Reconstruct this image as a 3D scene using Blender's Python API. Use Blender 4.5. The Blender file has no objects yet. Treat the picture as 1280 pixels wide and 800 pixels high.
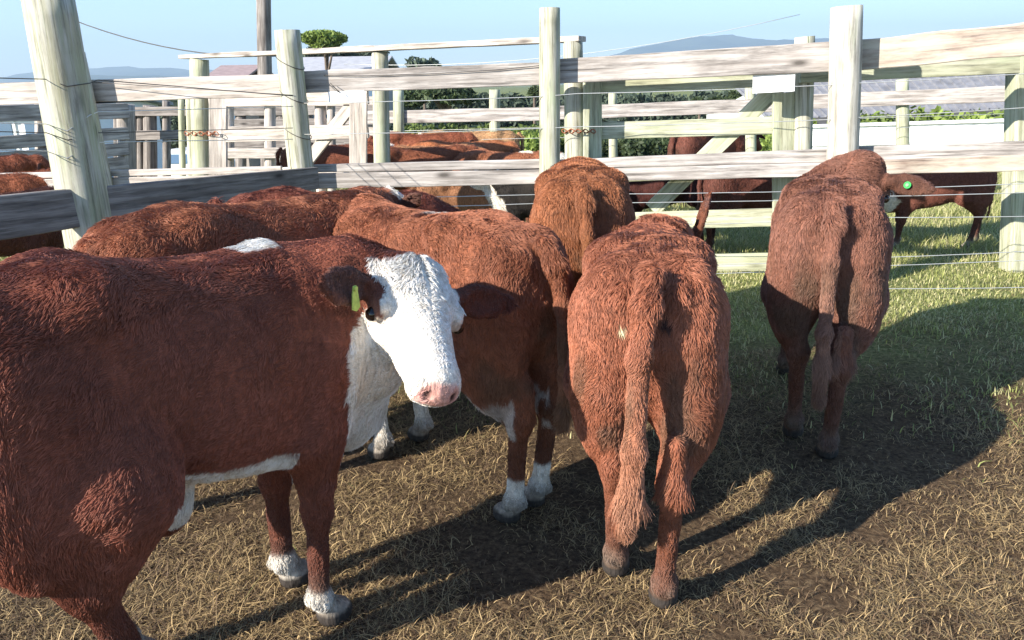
import bpy, math, random
import numpy as np
from mathutils import Matrix, Vector

rng = np.random.default_rng(7)
random.seed(7)
scn = bpy.context.scene
COL = scn.collection
R = math.radians

# ------------------------------------------------------------------ camera
CAM_H, F_PX = 1.55, 1000.0
PITCH, ROLL = R(16.44), R(0.95)
cF = Vector((0, math.cos(PITCH), -math.sin(PITCH)))
r0 = Vector((1, 0, 0)); u0 = r0.cross(cF)
cR = (r0 * math.cos(ROLL) - u0 * math.sin(ROLL)).normalized()
cU = cR.cross(cF).normalized()
cam_d = bpy.data.cameras.new('camera')
cam = bpy.data.objects.new('camera', cam_d); COL.objects.link(cam)
M = Matrix.Identity(4)
for i in range(3):
    M[i][0] = cR[i]; M[i][1] = cU[i]; M[i][2] = -cF[i]
M[2][3] = CAM_H
cam.matrix_world = M
cam_d.sensor_width = 36.0; cam_d.lens = 36.0 * F_PX / 1280.0
cam_d.clip_start = 0.05; cam_d.clip_end = 40000
scn.camera = cam

# ------------------------------------------------------------------ world, sun, exposure
SUN_AZ, SUN_EL = R(54), R(25.5)        # light travels towards azimuth 50 deg right of forward
world = bpy.data.worlds.new('World'); scn.world = world; world.use_nodes = True
wn = world.node_tree.nodes; wl = world.node_tree.links
for n in list(wn): wn.remove(n)
sky = wn.new('ShaderNodeTexSky'); sky.sky_type = 'NISHITA'; sky.sun_disc = False
sky.sun_elevation = SUN_EL; sky.sun_rotation = math.pi + SUN_AZ
sky.altitude = 0; sky.air_density = 1.0; sky.dust_density = 0.1; sky.ozone_density = 4.5
bg = wn.new('ShaderNodeBackground'); bg.inputs['Strength'].default_value = 0.12
wo = wn.new('ShaderNodeOutputWorld')
wl.new(sky.outputs[0], bg.inputs[0]); wl.new(bg.outputs[0], wo.inputs[0])
sun_d = bpy.data.lights.new('sun', 'SUN'); sun_d.energy = 5.0; sun_d.angle = R(0.5); sun_d.color = (1.0, 0.93, 0.82)
sun = bpy.data.objects.new('sun', sun_d); COL.objects.link(sun)
sdir = Vector((math.sin(SUN_AZ) * math.cos(SUN_EL), math.cos(SUN_AZ) * math.cos(SUN_EL), -math.sin(SUN_EL)))
sun.rotation_euler = sdir.to_track_quat('-Z', 'Y').to_euler()
scn.view_settings.view_transform = 'Standard'; scn.view_settings.look = 'None'
scn.view_settings.gamma = 1; scn.view_settings.use_curve_mapping = False
scn.view_settings.exposure = 1.2
scn.render.engine = 'CYCLES'
scn.cycles.max_bounces = 6; scn.cycles.diffuse_bounces = 3; scn.cycles.glossy_bounces = 2
scn.cycles.transparent_max_bounces = 6; scn.cycles.volume_bounces = 0
scn.cycles.use_denoising = True
try:
    scn.cycles_curves.shape = 'RIBBONS'; scn.cycles_curves.subdivisions = 1
except Exception:
    pass

# ------------------------------------------------------------------ measuring helpers
def ray(px, py):
    return cR * ((px - 640) / F_PX) + cU * ((400 - py) / F_PX) + cF
def P(px, py, Y):
    d = ray(px, py); t = Y / d.y
    return Vector((0, 0, CAM_H)) + d * t
def G(px, py, z=0.0):
    d = ray(px, py); t = (z - CAM_H) / d.z
    return Vector((0, 0, CAM_H)) + d * t

# ------------------------------------------------------------------ bookkeeping helpers
def tag(o, label=None, cat=None, group=None, kind=None):
    if label: o['label'] = label
    if cat: o['category'] = cat
    if group: o['group'] = group
    if kind: o['kind'] = kind
    return o
def empty(name, loc=(0, 0, 0)):
    o = bpy.data.objects.new(name, None); o.empty_display_size = 0.2; o.location = loc; COL.objects.link(o); return o
def link(name, me, parent=None, mat=None):
    o = bpy.data.objects.new(name, me); COL.objects.link(o)
    if mat: me.materials.append(mat)
    if parent:
        o.parent = parent
    return o
def mesh_np(name, verts, faces, smooth=True):
    """faces: (n,k) array, all of the same length"""
    verts = np.asarray(verts, dtype=np.float32); faces = np.asarray(faces, dtype=np.int32)
    me = bpy.data.meshes.new(name)
    k = faces.shape[1]
    me.vertices.add(len(verts)); me.vertices.foreach_set('co', verts.ravel())
    me.loops.add(faces.size); me.loops.foreach_set('vertex_index', faces.ravel())
    me.polygons.add(len(faces)); me.polygons.foreach_set('loop_start', np.arange(0, faces.size, k, dtype=np.int32))
    me.polygons.foreach_set('loop_total', np.full(len(faces), k, dtype=np.int32))
    me.polygons.foreach_set('use_smooth', np.full(len(faces), smooth))
    me.update(calc_edges=True)
    return me
def set_col(me, name, rgb):
    a = me.attributes.new(name, 'FLOAT_COLOR', 'POINT')
    c = np.ones((len(rgb), 4), dtype=np.float32); c[:, :3] = rgb
    a.data.foreach_set('color', c.ravel())

# ------------------------------------------------------------------ numpy noise
def _hash(ix, iy, iz, seed):
    h = (ix.astype(np.int64) * 374761393 + iy.astype(np.int64) * 668265263 + iz.astype(np.int64) * 2147483647 + seed * 1274126177) & 0xffffffff
    h = ((h ^ (h >> 13)) * 1274126177) & 0xffffffff
    return ((h ^ (h >> 16)) & 0xffff) / 65535.0
def noise3(p, scale, seed=0):
    p = np.asarray(p) * scale
    i = np.floor(p).astype(np.int64); f = p - i; f = f * f * (3 - 2 * f)
    out = 0
    for a in (0, 1):
        for b in (0, 1):
            for c in (0, 1):
                w = (f[:, 0] if a else 1 - f[:, 0]) * (f[:, 1] if b else 1 - f[:, 1]) * (f[:, 2] if c else 1 - f[:, 2])
                out = out + w * _hash(i[:, 0] + a, i[:, 1] + b, i[:, 2] + c, seed)
    return out * 2 - 1
def fbm(p, scale, seed=0, octv=3):
    s = 0; a = 1; t = 0
    for k in range(octv):
        s = s + a * noise3(p, scale * 2 ** k, seed + k * 17); t += a; a *= 0.5
    return s / t

# ------------------------------------------------------------------ materials
def new_mat(name):
    m = bpy.data.materials.new(name); m.use_nodes = True
    nt = m.node_tree; b = nt.nodes['Principled BSDF']
    return m, nt, b
def nd(nt, t, **kw):
    n = nt.nodes.new(t)
    for k, v in kw.items(): setattr(n, k, v)
    return n
def ramp(nt, src, stops):
    r = nt.nodes.new('ShaderNodeValToRGB')
    e = r.color_ramp.elements
    while len(e) > 1: e.remove(e[-1])
    e[0].position = stops[0][0]; e[0].color = (*stops[0][1], 1)
    for p, c in stops[1:]:
        x = e.new(p); x.color = (*c, 1)
    nt.links.new(src, r.inputs[0]); return r
def mixc(nt, fac, a, b, mode='MIX'):
    m = nt.nodes.new('ShaderNodeMix'); m.data_type = 'RGBA'; m.blend_type = mode
    for idx, v in ((0, fac), (6, a), (7, b)):
        if hasattr(v, 'is_linked'): nt.links.new(v, m.inputs[idx])
        elif idx == 0: m.inputs[0].default_value = v
        else: m.inputs[idx].default_value = (*v, 1)
    return m.outputs[2]

def simple_mat(name, col, rough=0.7, metal=0.0, noise=0.0, scale=8.0, bump=0.0):
    m, nt, b = new_mat(name)
    b.inputs['Roughness'].default_value = rough; b.inputs['Metallic'].default_value = metal
    if noise > 0:
        tc = nd(nt, 'ShaderNodeTexCoord'); n = nd(nt, 'ShaderNodeTexNoise'); n.inputs['Scale'].default_value = scale; n.inputs['Detail'].default_value = 5
        nt.links.new(tc.outputs['Object'], n.inputs['Vector'])
        lo = tuple(max(0, c * (1 - noise)) for c in col); hi = tuple(min(1, c * (1 + noise)) for c in col)
        r = ramp(nt, n.outputs['Fac'], [(0.3, lo), (0.7, hi)])
        nt.links.new(r.outputs[0], b.inputs['Base Color'])
        if bump:
            bp = nd(nt, 'ShaderNodeBump'); bp.inputs['Strength'].default_value = bump; bp.inputs['Distance'].default_value = 0.01
            nt.links.new(n.outputs['Fac'], bp.inputs['Height']); nt.links.new(bp.outputs[0], b.inputs['Normal'])
    else:
        b.inputs['Base Color'].default_value = (*col, 1)
    return m

def wood_mat(name, light, dark, lichen=None, lichen_amt=0.45, crack=0.6):
    """weathered timber: grain runs along the object's local X"""
    m, nt, b = new_mat(name); L = nt.links
    tc = nd(nt, 'ShaderNodeTexCoord'); oi = nd(nt, 'ShaderNodeObjectInfo')
    add = nd(nt, 'ShaderNodeVectorMath', operation='ADD'); sc = nd(nt, 'ShaderNodeVectorMath', operation='SCALE')
    cmb = nd(nt, 'ShaderNodeCombineXYZ'); 
    for i in range(3): L.new(oi.outputs['Random'], cmb.inputs[i])
    L.new(cmb.outputs[0], sc.inputs[0]); sc.inputs['Scale'].default_value = 37.0
    L.new(tc.outputs['Object'], add.inputs[0]); L.new(sc.outputs[0], add.inputs[1])
    mp = nd(nt, 'ShaderNodeMapping'); mp.inputs['Scale'].default_value = (0.7, 14, 14); L.new(add.outputs[0], mp.inputs[0])
    g = nd(nt, 'ShaderNodeTexNoise'); g.inputs['Scale'].default_value = 2.2; g.inputs['Detail'].default_value = 7; g.inputs['Roughness'].default_value = 0.62; g.inputs['Distortion'].default_value = 0.4
    L.new(mp.outputs[0], g.inputs['Vector'])
    r1 = ramp(nt, g.outputs['Fac'], [(0.28, dark), (0.47, tuple(0.5 * (a + c) for a, c in zip(light, dark))), (0.56, light), (0.8, tuple(min(1, c * 1.12) for c in light))])
    # long drying cracks
    mp2 = nd(nt, 'ShaderNodeMapping'); mp2.inputs['Scale'].default_value = (0.55, 20, 20); L.new(add.outputs[0], mp2.inputs[0])
    c = nd(nt, 'ShaderNodeTexNoise'); c.inputs['Scale'].default_value = 1.6; c.inputs['Detail'].default_value = 3; L.new(mp2.outputs[0], c.inputs['Vector'])
    cr = ramp(nt, c.outputs['Fac'], [(0.30, (1, 1, 1)), (0.355, (0, 0, 0))])
    base = mixc(nt, cr.outputs[0], r1.outputs[0], tuple(x * 0.22 for x in dark))
    cm = nd(nt, 'ShaderNodeMath', operation='MULTIPLY'); L.new(cr.outputs[0], cm.inputs[0]); cm.inputs[1].default_value = crack
    base = mixc(nt, cm.outputs[0], r1.outputs[0], tuple(x * 0.22 for x in dark))
    # knots and blotches
    n2 = nd(nt, 'ShaderNodeTexNoise'); n2.inputs['Scale'].default_value = 3.3; n2.inputs['Detail'].default_value = 4; L.new(add.outputs[0], n2.inputs['Vector'])
    bl = ramp(nt, n2.outputs['Fac'], [(0.42, (0, 0, 0)), (0.68, (0.5, 0.5, 0.5))])
    base = mixc(nt, bl.outputs[0], base, tuple(x * 0.8 for x in dark))
    vo = nd(nt, 'ShaderNodeTexVoronoi'); mpv = nd(nt, 'ShaderNodeMapping'); mpv.inputs['Scale'].default_value = (2.0, 5.5, 5.5); L.new(add.outputs[0], mpv.inputs[0]); L.new(mpv.outputs[0], vo.inputs['Vector']); vo.inputs['Scale'].default_value = 1.0
    kr = ramp(nt, vo.outputs['Distance'], [(0.05, (1, 1, 1)), (0.13, (0.35, 0.35, 0.35)), (0.2, (0, 0, 0))])
    base = mixc(nt, kr.outputs[0], base, tuple(x * 0.4 for x in dark))
    nb = nd(nt, 'ShaderNodeTexNoise'); nb.inputs['Scale'].default_value = 22; nb.inputs['Detail'].default_value = 5; nb.inputs['Roughness'].default_value = .75; mpb = nd(nt, 'ShaderNodeMapping'); mpb.inputs['Scale'].default_value = (.10, 1.6, 1.6); L.new(add.outputs[0], mpb.inputs[0]); L.new(mpb.outputs[0], nb.inputs['Vector'])
    br = ramp(nt, nb.outputs['Fac'], [(0.34, (0.45, 0.45, 0.45)), (0.5, (0.92, 0.92, 0.92)), (0.65, (1.08, 1.08, 1.08))])
    base = mixc(nt, 1.0, base, br.outputs[0], 'MULTIPLY')
    if lichen:
        n3 = nd(nt, 'ShaderNodeTexNoise'); n3.inputs['Scale'].default_value = 5.0; n3.inputs['Detail'].default_value = 6; n3.inputs['Roughness'].default_value = 0.7
        mp3 = nd(nt, 'ShaderNodeMapping'); mp3.inputs['Scale'].default_value = (0.28, 1.6, 1.6); L.new(add.outputs[0], mp3.inputs[0]); L.new(mp3.outputs[0], n3.inputs['Vector'])
        lr = ramp(nt, n3.outputs['Fac'], [(1 - lichen_amt - 0.12, (0, 0, 0)), (1 - lichen_amt + 0.12, (0.8, 0.8, 0.8))])
        base = mixc(nt, lr.outputs[0], base, lichen)
    L.new(base, b.inputs['Base Color'])
    b.inputs['Roughness'].default_value = 0.85; b.inputs['Specular IOR Level'].default_value = 0.25
    bp = nd(nt, 'ShaderNodeBump'); bp.inputs['Strength'].default_value = 0.5; bp.inputs['Distance'].default_value = 0.006
    sub = nd(nt, 'ShaderNodeMath', operation='SUBTRACT'); L.new(g.outputs['Fac'], sub.inputs[0]); L.new(cm.outputs[0], sub.inputs[1])
    L.new(sub.outputs[0], bp.inputs['Height']); L.new(bp.outputs[0], b.inputs['Normal'])
    return m

W_GREY = wood_mat('weathered_grey_timber', (0.50, 0.46, 0.43), (0.24, 0.21, 0.19))
W_PALE = wood_mat('pale_timber', (0.60, 0.54, 0.49), (0.36, 0.31, 0.27), crack=0.5)
W_GREEN = wood_mat('treated_green_timber', (0.52, 0.52, 0.40), (0.33, 0.33, 0.21), (0.45, 0.5, 0.33), 0.4)
W_POST = wood_mat('treated_round_post', (0.50, 0.485, 0.42), (0.33, 0.32, 0.21), (0.40, 0.47, 0.30), 0.38, crack=0.9)
W_POSTG = wood_mat('bleached_round_post', (0.62, 0.59, 0.52), (0.36, 0.33, 0.27), (0.50, 0.54, 0.38), 0.36, crack=0.8)
W_BARK = wood_mat('lichened_timber', (0.47, 0.38, 0.33), (0.24, 0.17, 0.13), (0.54, 0.50, 0.40), 0.5)
W_DARK = wood_mat('old_dark_timber', (0.30, 0.27, 0.25), (0.13, 0.11, 0.10))
M_WIRE = simple_mat('galvanised_wire', (0.62, 0.62, 0.60), 0.4, 0.7)
M_WIRED = simple_mat('dark_wire', (0.08, 0.075, 0.07), 0.6, 0.4)
M_RUST = simple_mat('rusty_iron', (0.28, 0.10, 0.05), 0.8, 0.3, 0.5, 30, 0.5)
M_WHITE = simple_mat('white_painted_board', (0.8, 0.8, 0.8), 0.6, 0, 0.08, 5)

# ------------------------------------------------------------------ timber builders
def frame_from(a, b, up=Vector((0, 0, 1))):
    x = (b - a).normalized(); y = up.cross(x).normalized(); z = x.cross(y)
    m = Matrix.Identity(4)
    for i in range(3): m[i][0] = x[i]; m[i][1] = y[i]; m[i][2] = z[i]; m[i][3] = (a[i] + b[i]) / 2
    return m
def place(o, mat, parent):
    if parent:
        o.parent = parent; o.matrix_local = Matrix.Translation(-parent.location) @ mat
    else:
        o.matrix_world = mat
def board(name, a, b, h, t, mat, parent, wane=0.004, seed=None, up=Vector((0, 0, 1)), taper=1.0):
    """sawn board whose local X runs a->b, height h, thickness t, slightly uneven edges, eased corners"""
    a = Vector(a); b = Vector(b); Lx = (b - a).length
    n = max(4, int(Lx / 0.12)); s = rng.integers(1, 9999) if seed is None else seed
    xs = np.linspace(-Lx / 2, Lx / 2, n + 1)
    prof = []
    c = min(h, t) * 0.10
    for (y, z) in ((-t/2, -h/2 + c), (-t/2 + c, -h/2), (t/2 - c, -h/2), (t/2, -h/2 + c), (t/2, h/2 - c), (t/2 - c, h/2), (-t/2 + c, h/2), (-t/2, h/2 - c)):
        prof.append((y, z))
    prof = np.array(prof); k = len(prof)
    V = np.zeros((n + 1, k, 3))
    q = np.stack([xs, xs * 0 + s * 1.37, xs * 0], 1)
    top = fbm(q, 3.0, 5, 3) * wane; bot = fbm(q, 2.2, 9, 3) * wane; bow = noise3(q, 0.8, 3) * wane * 0.8
    for i in range(n + 1):
        tp = 1 + (taper - 1) * i / n
        V[i, :, 0] = xs[i]; V[i, :, 1] = prof[:, 0] + bow[i]
        V[i, :, 2] = prof[:, 1] * tp + np.where(prof[:, 1] > 0, top[i], bot[i])
    V = V.reshape(-1, 3); F = []
    for i in range(n):
        for j in range(k):
            F.append((i * k + j, i * k + (j + 1) % k, (i + 1) * k + (j + 1) % k, (i + 1) * k + j))
    me = bpy.data.meshes.new(name)
    me.from_pydata(V.tolist(), [], [tuple(reversed(f)) for f in F] + [tuple(range(k)), tuple(reversed([n * k + j for j in range(k)]))])
    me.update()
    o = link(name, me, None, mat)
    place(o, frame_from(a, b, up), parent); return o
def post(name, bot, top, r, mat, parent, r_top=None, seg=20, facet=0.05, square=False):
    """round (or squared) timber post, axis is local X so that the grain runs up it; irregular and slightly tapered"""
    bot = Vector(bot); top = Vector(top); Lx = (top - bot).length; r_top = r_top or r * 0.93
    n = max(6, int(Lx / 0.1)); s = float(rng.integers(1, 999))
    xs = np.linspace(-Lx / 2, Lx / 2, n + 1)
    V = []
    for i, x in enumerate(xs):
        rr = r + (r_top - r) * i / n
        if i == n: rr *= 0.985
        th = np.linspace(0, 2 * math.pi, seg, endpoint=False)
        if square:
            e = 7.0
            rad = (np.abs(np.cos(th)) ** e + np.abs(np.sin(th)) ** e) ** (-1 / e) * rr
        else:
            q = np.stack([np.cos(th) * 1.1 + s, np.sin(th) * 1.1, np.full(seg, x * 0.5)], 1)
            q2 = np.stack([np.cos(th) * 3.5 + s, np.sin(th) * 3.5, np.full(seg, x * 0.4)], 1)
            rad = rr * (1 + facet * noise3(q, 1.0, 3) + facet * 0.5 * noise3(q2, 1.0, 8))
        off = noise3(np.array([[x * 0.7, s, 0]]), 1.0, 1)[0] * r * 0.10
        V.append(np.stack([np.full(seg, x), np.cos(th) * rad + off, np.sin(th) * rad], 1))
    V = np.concatenate(V); F = []
    for i in range(n):
        for j in range(seg):
            F.append((i * seg + j, i * seg + (j + 1) % seg, (i + 1) * seg + (j + 1) % seg, (i + 1) * seg + j))
    me = bpy.data.meshes.new(name)
    me.from_pydata(V.tolist(), [], F + [tuple(reversed(range(seg))), tuple(n * seg + j for j in range(seg))])
    for p in me.polygons: p.use_smooth = len(p.vertices) == 4 and not square
    me.update()
    o = link(name, me, None, mat)
    x = (top - bot).normalized(); ref = Vector((0, 1, 0)) if abs(x.y) < 0.9 else Vector((1, 0, 0))
    place(o, frame_from(bot, top, ref), parent); return o
def tube_mesh(name, pts, r, seg=6):
    pts = [Vector(p) for p in pts]; V = []; n = len(pts)
    for i, p in enumerate(pts):
        d = (pts[min(i + 1, n - 1)] - pts[max(i - 1, 0)]).normalized()
        u = d.cross(Vector((0, 0, 1)))
        if u.length < 1e-3: u = d.cross(Vector((0, 1, 0)))
        u.normalize(); v = d.cross(u)
        rr = r[i] if hasattr(r, '__len__') else r
        for j in range(seg):
            a = 2 * math.pi * j / seg
            V.append(p + u * math.cos(a) * rr + v * math.sin(a) * rr)
    F = []
    for i in range(n - 1):
        for j in range(seg):
            F.append((i * seg + j, i * seg + (j + 1) % seg, (i + 1) * seg + (j + 1) % seg, (i + 1) * seg + j))
    me = bpy.data.meshes.new(name)
    me.from_pydata([tuple(v) for v in V], [], F + [tuple(reversed(range(seg))), tuple((n - 1) * seg + j for j in range(seg))])
    for p in me.polygons: p.use_smooth = len(p.vertices) == 4
    me.update(); return me
def tube(name, pts, r, mat, parent=None, seg=6):
    org = parent.location if parent else Vector((0, 0, 0))
    return link(name, tube_mesh(name, [Vector(p) - org for p in pts], r, seg), parent, mat)
def sag(a, b, s=0.02, n=14, jit=0.0):
    a = Vector(a); b = Vector(b); out = []
    for i in range(n + 1):
        t = i / n; p = a.lerp(b, t); p.z -= s * 4 * t * (1 - t)
        if 0 < i < n: p.z += random.uniform(-jit, jit)
        out.append(p)
    return out
def box_mesh(name, lo, hi, bev=0.0):
    import bmesh
    bm = bmesh.new(); bmesh.ops.create_cube(bm, size=1)
    for v in bm.verts:
        for i in range(3): v.co[i] = lo[i] + (v.co[i] + 0.5) * (hi[i] - lo[i])
    if bev: bmesh.ops.bevel(bm, geom=list(bm.edges), offset=bev, segments=2, affect='EDGES', profile=0.6)
    me = bpy.data.meshes.new(name); bm.to_mesh(me); bm.free(); return me

# ================================================================== SETTING
def ground_z(x, y):
    x = np.asarray(x, dtype=float); y = np.asarray(y, dtype=float)
    t = np.clip((y - 11) / 32.0, 0, 1); t = t * t * (3 - 2 * t)
    z = -3.2 * t
    near = np.clip((9 - y) / 3, 0, 1)
    q = np.stack([x.ravel(), y.ravel(), x.ravel() * 0], 1)
    bump = (fbm(q, 1.3, 4, 3) * 0.022).reshape(x.shape)
    return z + bump * np.clip(1 - (y - 30) / 10, 0, 1)

def build_ground():
    ys = np.concatenate([np.arange(-6, 12, 0.09), np.geomspace(12, 16000, 90)])
    xs1 = np.arange(0, 7, 0.09); xs2 = np.geomspace(7, 16000, 60)
    xs = np.concatenate([-xs2[::-1], -xs1[:0:-1], xs1, xs2])
    X, Y = np.meshgrid(xs, ys); Z = ground_z(X, Y)
    V = np.stack([X.ravel(), Y.ravel(), Z.ravel()], 1)
    nx, ny = len(xs), len(ys)
    i = np.arange(nx - 1)[None, :] + nx * np.arange(ny - 1)[:, None]; i = i.ravel()
    me = mesh_np('ground', V, np.stack([i, i + 1, i + nx + 1, i + nx], 1))
    m, nt, b = new_mat('yard_ground'); L = nt.links
    tc = nd(nt, 'ShaderNodeTexCoord')
    n1 = nd(nt, 'ShaderNodeTexNoise'); n1.inputs['Scale'].default_value = 1.1; n1.inputs['Detail'].default_value = 8; n1.inputs['Roughness'].default_value = 0.6; L.new(tc.outputs['Object'], n1.inputs['Vector'])
    n2 = nd(nt, 'ShaderNodeTexNoise'); n2.inputs['Scale'].default_value = 45; n2.inputs['Detail'].default_value = 6; n2.inputs['Roughness'].default_value = 0.7; L.new(tc.outputs['Object'], n2.inputs['Vector'])
    dirt = ramp(nt, n2.outputs['Fac'], [(0.3, (0.030, 0.019, 0.012)), (0.52, (0.095, 0.062, 0.036)), (0.7, (0.20, 0.14, 0.08))])
    grass = ramp(nt, n2.outputs['Fac'], [(0.3, (0.045, 0.065, 0.018)), (0.5, (0.17, 0.19, 0.065)), (0.7, (0.34, 0.34, 0.14))])
    # the pen is trampled: bare straw near, living grass towards and beyond the back fence
    sep = nd(nt, 'ShaderNodeSeparateXYZ'); L.new(tc.outputs['Object'], sep.inputs[0])
    m1 = nd(nt, 'ShaderNodeMath', operation='MULTIPLY_ADD'); L.new(sep.outputs['Y'], m1.inputs[0]); m1.inputs[1].default_value = 0.55; m1.inputs[2].default_value = -2.75
    m2 = nd(nt, 'ShaderNodeMath', operation='MULTIPLY_ADD'); L.new(n1.outputs['Fac'], m2.inputs[0]); m2.inputs[1].default_value = 1.6; L.new(m1.outputs[0], m2.inputs[2])
    cl = nd(nt, 'ShaderNodeClamp'); L.new(m2.outputs[0], cl.inputs[0])
    base = mixc(nt, cl.outputs[0], dirt.outputs[0], grass.outputs[0])
    L.new(base, b.inputs['Base Color']); b.inputs['Roughness'].default_value = 0.95; b.inputs['Specular IOR Level'].default_value = 0.1
    bp = nd(nt, 'ShaderNodeBump'); bp.inputs['Strength'].default_value = 0.7; bp.inputs['Distance'].default_value = 0.02
    L.new(n2.outputs['Fac'], bp.inputs['Height']); L.new(bp.outputs[0], b.inputs['Normal'])
    tag(link('ground', me, None, m), kind='structure')
build_ground()

def attr_mat(name, attr, rough=0.8, spec=0.2, trans=0.0):
    m, nt, b = new_mat(name)
    a = nd(nt, 'ShaderNodeAttribute', attribute_name=attr)
    nt.links.new(a.outputs['Color'], b.inputs['Base Color'])
    b.inputs['Roughness'].default_value = rough; b.inputs['Specular IOR Level'].default_value = spec
    if trans:
        tr = nd(nt, 'ShaderNodeBsdfTranslucent'); nt.links.new(a.outputs['Color'], tr.inputs[0])
        mx = nd(nt, 'ShaderNodeMixShader'); mx.inputs[0].default_value = trans
        out = nt.nodes['Material Output']
        nt.links.new(b.outputs[0], mx.inputs[1]); nt.links.new(tr.outputs[0], mx.inputs[2]); nt.links.new(mx.outputs[0], out.inputs[0])
    return m
M_STRAW = attr_mat('straw', 'tint', 0.75, 0.25)
M_BLADE = attr_mat('grass_blade', 'tint', 0.6, 0.3, 0.3)
M_LEAF = attr_mat('leaves', 'tint', 0.6, 0.3, 0.25)

def mottle(x, y):
    q = np.stack([x, y, x * 0], 1)
    return 0.55 * y - 2.75 + 1.6 * (0.5 + 0.5 * fbm(q, 1.1, 31, 4))       # same trend as the ground: >1 green, <0 straw

def blades(name, x, y, length, lean, width, tint, mat, curl=0.3, lift=0.0):
    """bent three-section blades growing from or lying on the ground"""
    n = len(x); th = rng.uniform(0, 2 * math.pi, n)
    z = ground_z(x, y) + lift
    dirh = np.stack([np.cos(th), np.sin(th), np.zeros(n)], 1)
    side = np.stack([-np.sin(th), np.cos(th), np.zeros(n)], 1)
    pts = [np.stack([x, y, z], 1)]
    ang = lean.copy(); curlv = rng.normal(0, 0.5, n)
    for s in range(3):
        d = dirh * np.sin(ang)[:, None] + side * (np.sin(ang) * curlv * (s * 0.5))[:, None] + np.array([0, 0, 1]) * np.cos(ang)[:, None]
        pts.append(pts[-1] + d * (length / 3)[:, None]); ang = ang + curl * rng.uniform(0.3, 1.2, n)
    wz = rng.normal(0, 0.3, n)
    sv = side + np.array([0, 0, 1]) * wz[:, None]
    V = []
    for k, wk in enumerate((1.0, 0.9, 0.65, 0.15)):
        V += [pts[k] - sv * (width * wk / 2)[:, None], pts[k] + sv * (width * wk / 2)[:, None]]
    V = np.stack(V, 1)                                   # n,8,3
    gz = ground_z(V[:, 2:, 0], V[:, 2:, 1]) + 0.004 + rng.uniform(0, 0.012, n)[:, None]
    V[:, 2:, 2] = np.maximum(V[:, 2:, 2], gz)
    V = V.reshape(-1, 3)
    b = (np.arange(n) * 8)[:, None]
    Fq = np.concatenate([b + np.array([[0, 1, 3, 2]]), b + np.array([[2, 3, 5, 4]]), b + np.array([[4, 5, 7, 6]])])
    me = mesh_np(name, V, Fq); set_col(me, 'tint', np.repeat(tint, 8, axis=0))
    return link(name, me, None, mat)

def in_view(x, y, m=0.25):
    zc = y * math.cos(PITCH) + CAM_H * math.sin(PITCH)
    return np.abs(x) < zc * 0.66 + m
def scatter(n, y0, y1, power=1.0):
    y = y0 + (y1 - y0) * rng.random(n) ** power
    x = (rng.random(n) * 2 - 1) * (y * 0.68 + 0.9)
    return x, y
def build_cover():
    # straw and trampled dead grass of the pen
    x, y = scatter(380000, 1.15, 6.8, 1.35)
    keep = mottle(x, y) + rng.normal(0, 0.35, len(x)) < 0.75
    x, y = x[keep], y[keep]
    cl = fbm(np.stack([x, y, x * 0], 1), 3.2, 55, 4); keep = rng.random(len(x)) < np.clip(.72 + 2.1 * cl, .10, 1); x, y = x[keep], y[keep]; n = len(x)
    q = np.stack([x, y, x * 0], 1)
    cl = fbm(q, 3.2, 55, 4)
    length = rng.uniform(0.016, 0.062, n) * (1 + 0.9 * cl)
    lean = np.clip(rng.normal(1.25, 0.32, n), 0.1, 1.65)
    width = rng.uniform(0.0013, 0.0032, n)
    v = rng.random(n)[:, None]
    pal = np.array([0.36, 0.255, 0.125]) * (0.55 + 0.75 * v)
    dk = np.array([0.11, 0.072, 0.042]) * (0.6 + 0.8 * v)
    gr = np.array([0.16, 0.19, 0.06]) * (0.6 + 0.7 * v)
    r = rng.random(n) + 0.35 * cl
    tint = np.where((r < 0.58)[:, None], dk, pal)
    g = (mottle(x, y) + rng.normal(0, 0.3, n) > 0.35)
    tint = np.where((g & (rng.random(n) < 0.6))[:, None], gr, tint)
    tag(blades('straw', x, y, length, lean, width, tint, M_STRAW, 0.25, 0.002), kind='stuff')
    # short living grass
    x, y = scatter(300000, 2.6, 16, 1.5)
    keep = mottle(x, y) + rng.normal(0, 0.3, len(x)) > 0.5
    x, y = x[keep], y[keep]; n = len(x)
    q = np.stack([x, y, x * 0], 1); cl = fbm(q, 2.3, 77, 3)
    beyond = y > 6.7
    length = rng.uniform(0.02, 0.055, n) * (1 + 0.5 * cl) * np.where(beyond, 1.9, 1.0) * (1 + 0.05 * np.maximum(y - 6, 0))
    lean = np.abs(rng.normal(0.45, 0.35, n)); width = rng.uniform(0.003, 0.006, n) * (1 + 0.08 * np.maximum(y - 3, 0))
    v = rng.random(n)[:, None]
    gr = np.array([0.31, 0.33, 0.11]) * (0.6 + 0.8 * v); yl = np.array([0.52, 0.48, 0.25]) * (0.7 + 0.5 * v)
    tint = np.where((rng.random(n) < 0.45 - 0.35 * cl)[:, None], yl, gr)
    tag(blades('grass', x, y, length, lean, width, tint, M_BLADE, 0.35), kind='stuff')
build_cover()

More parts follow.
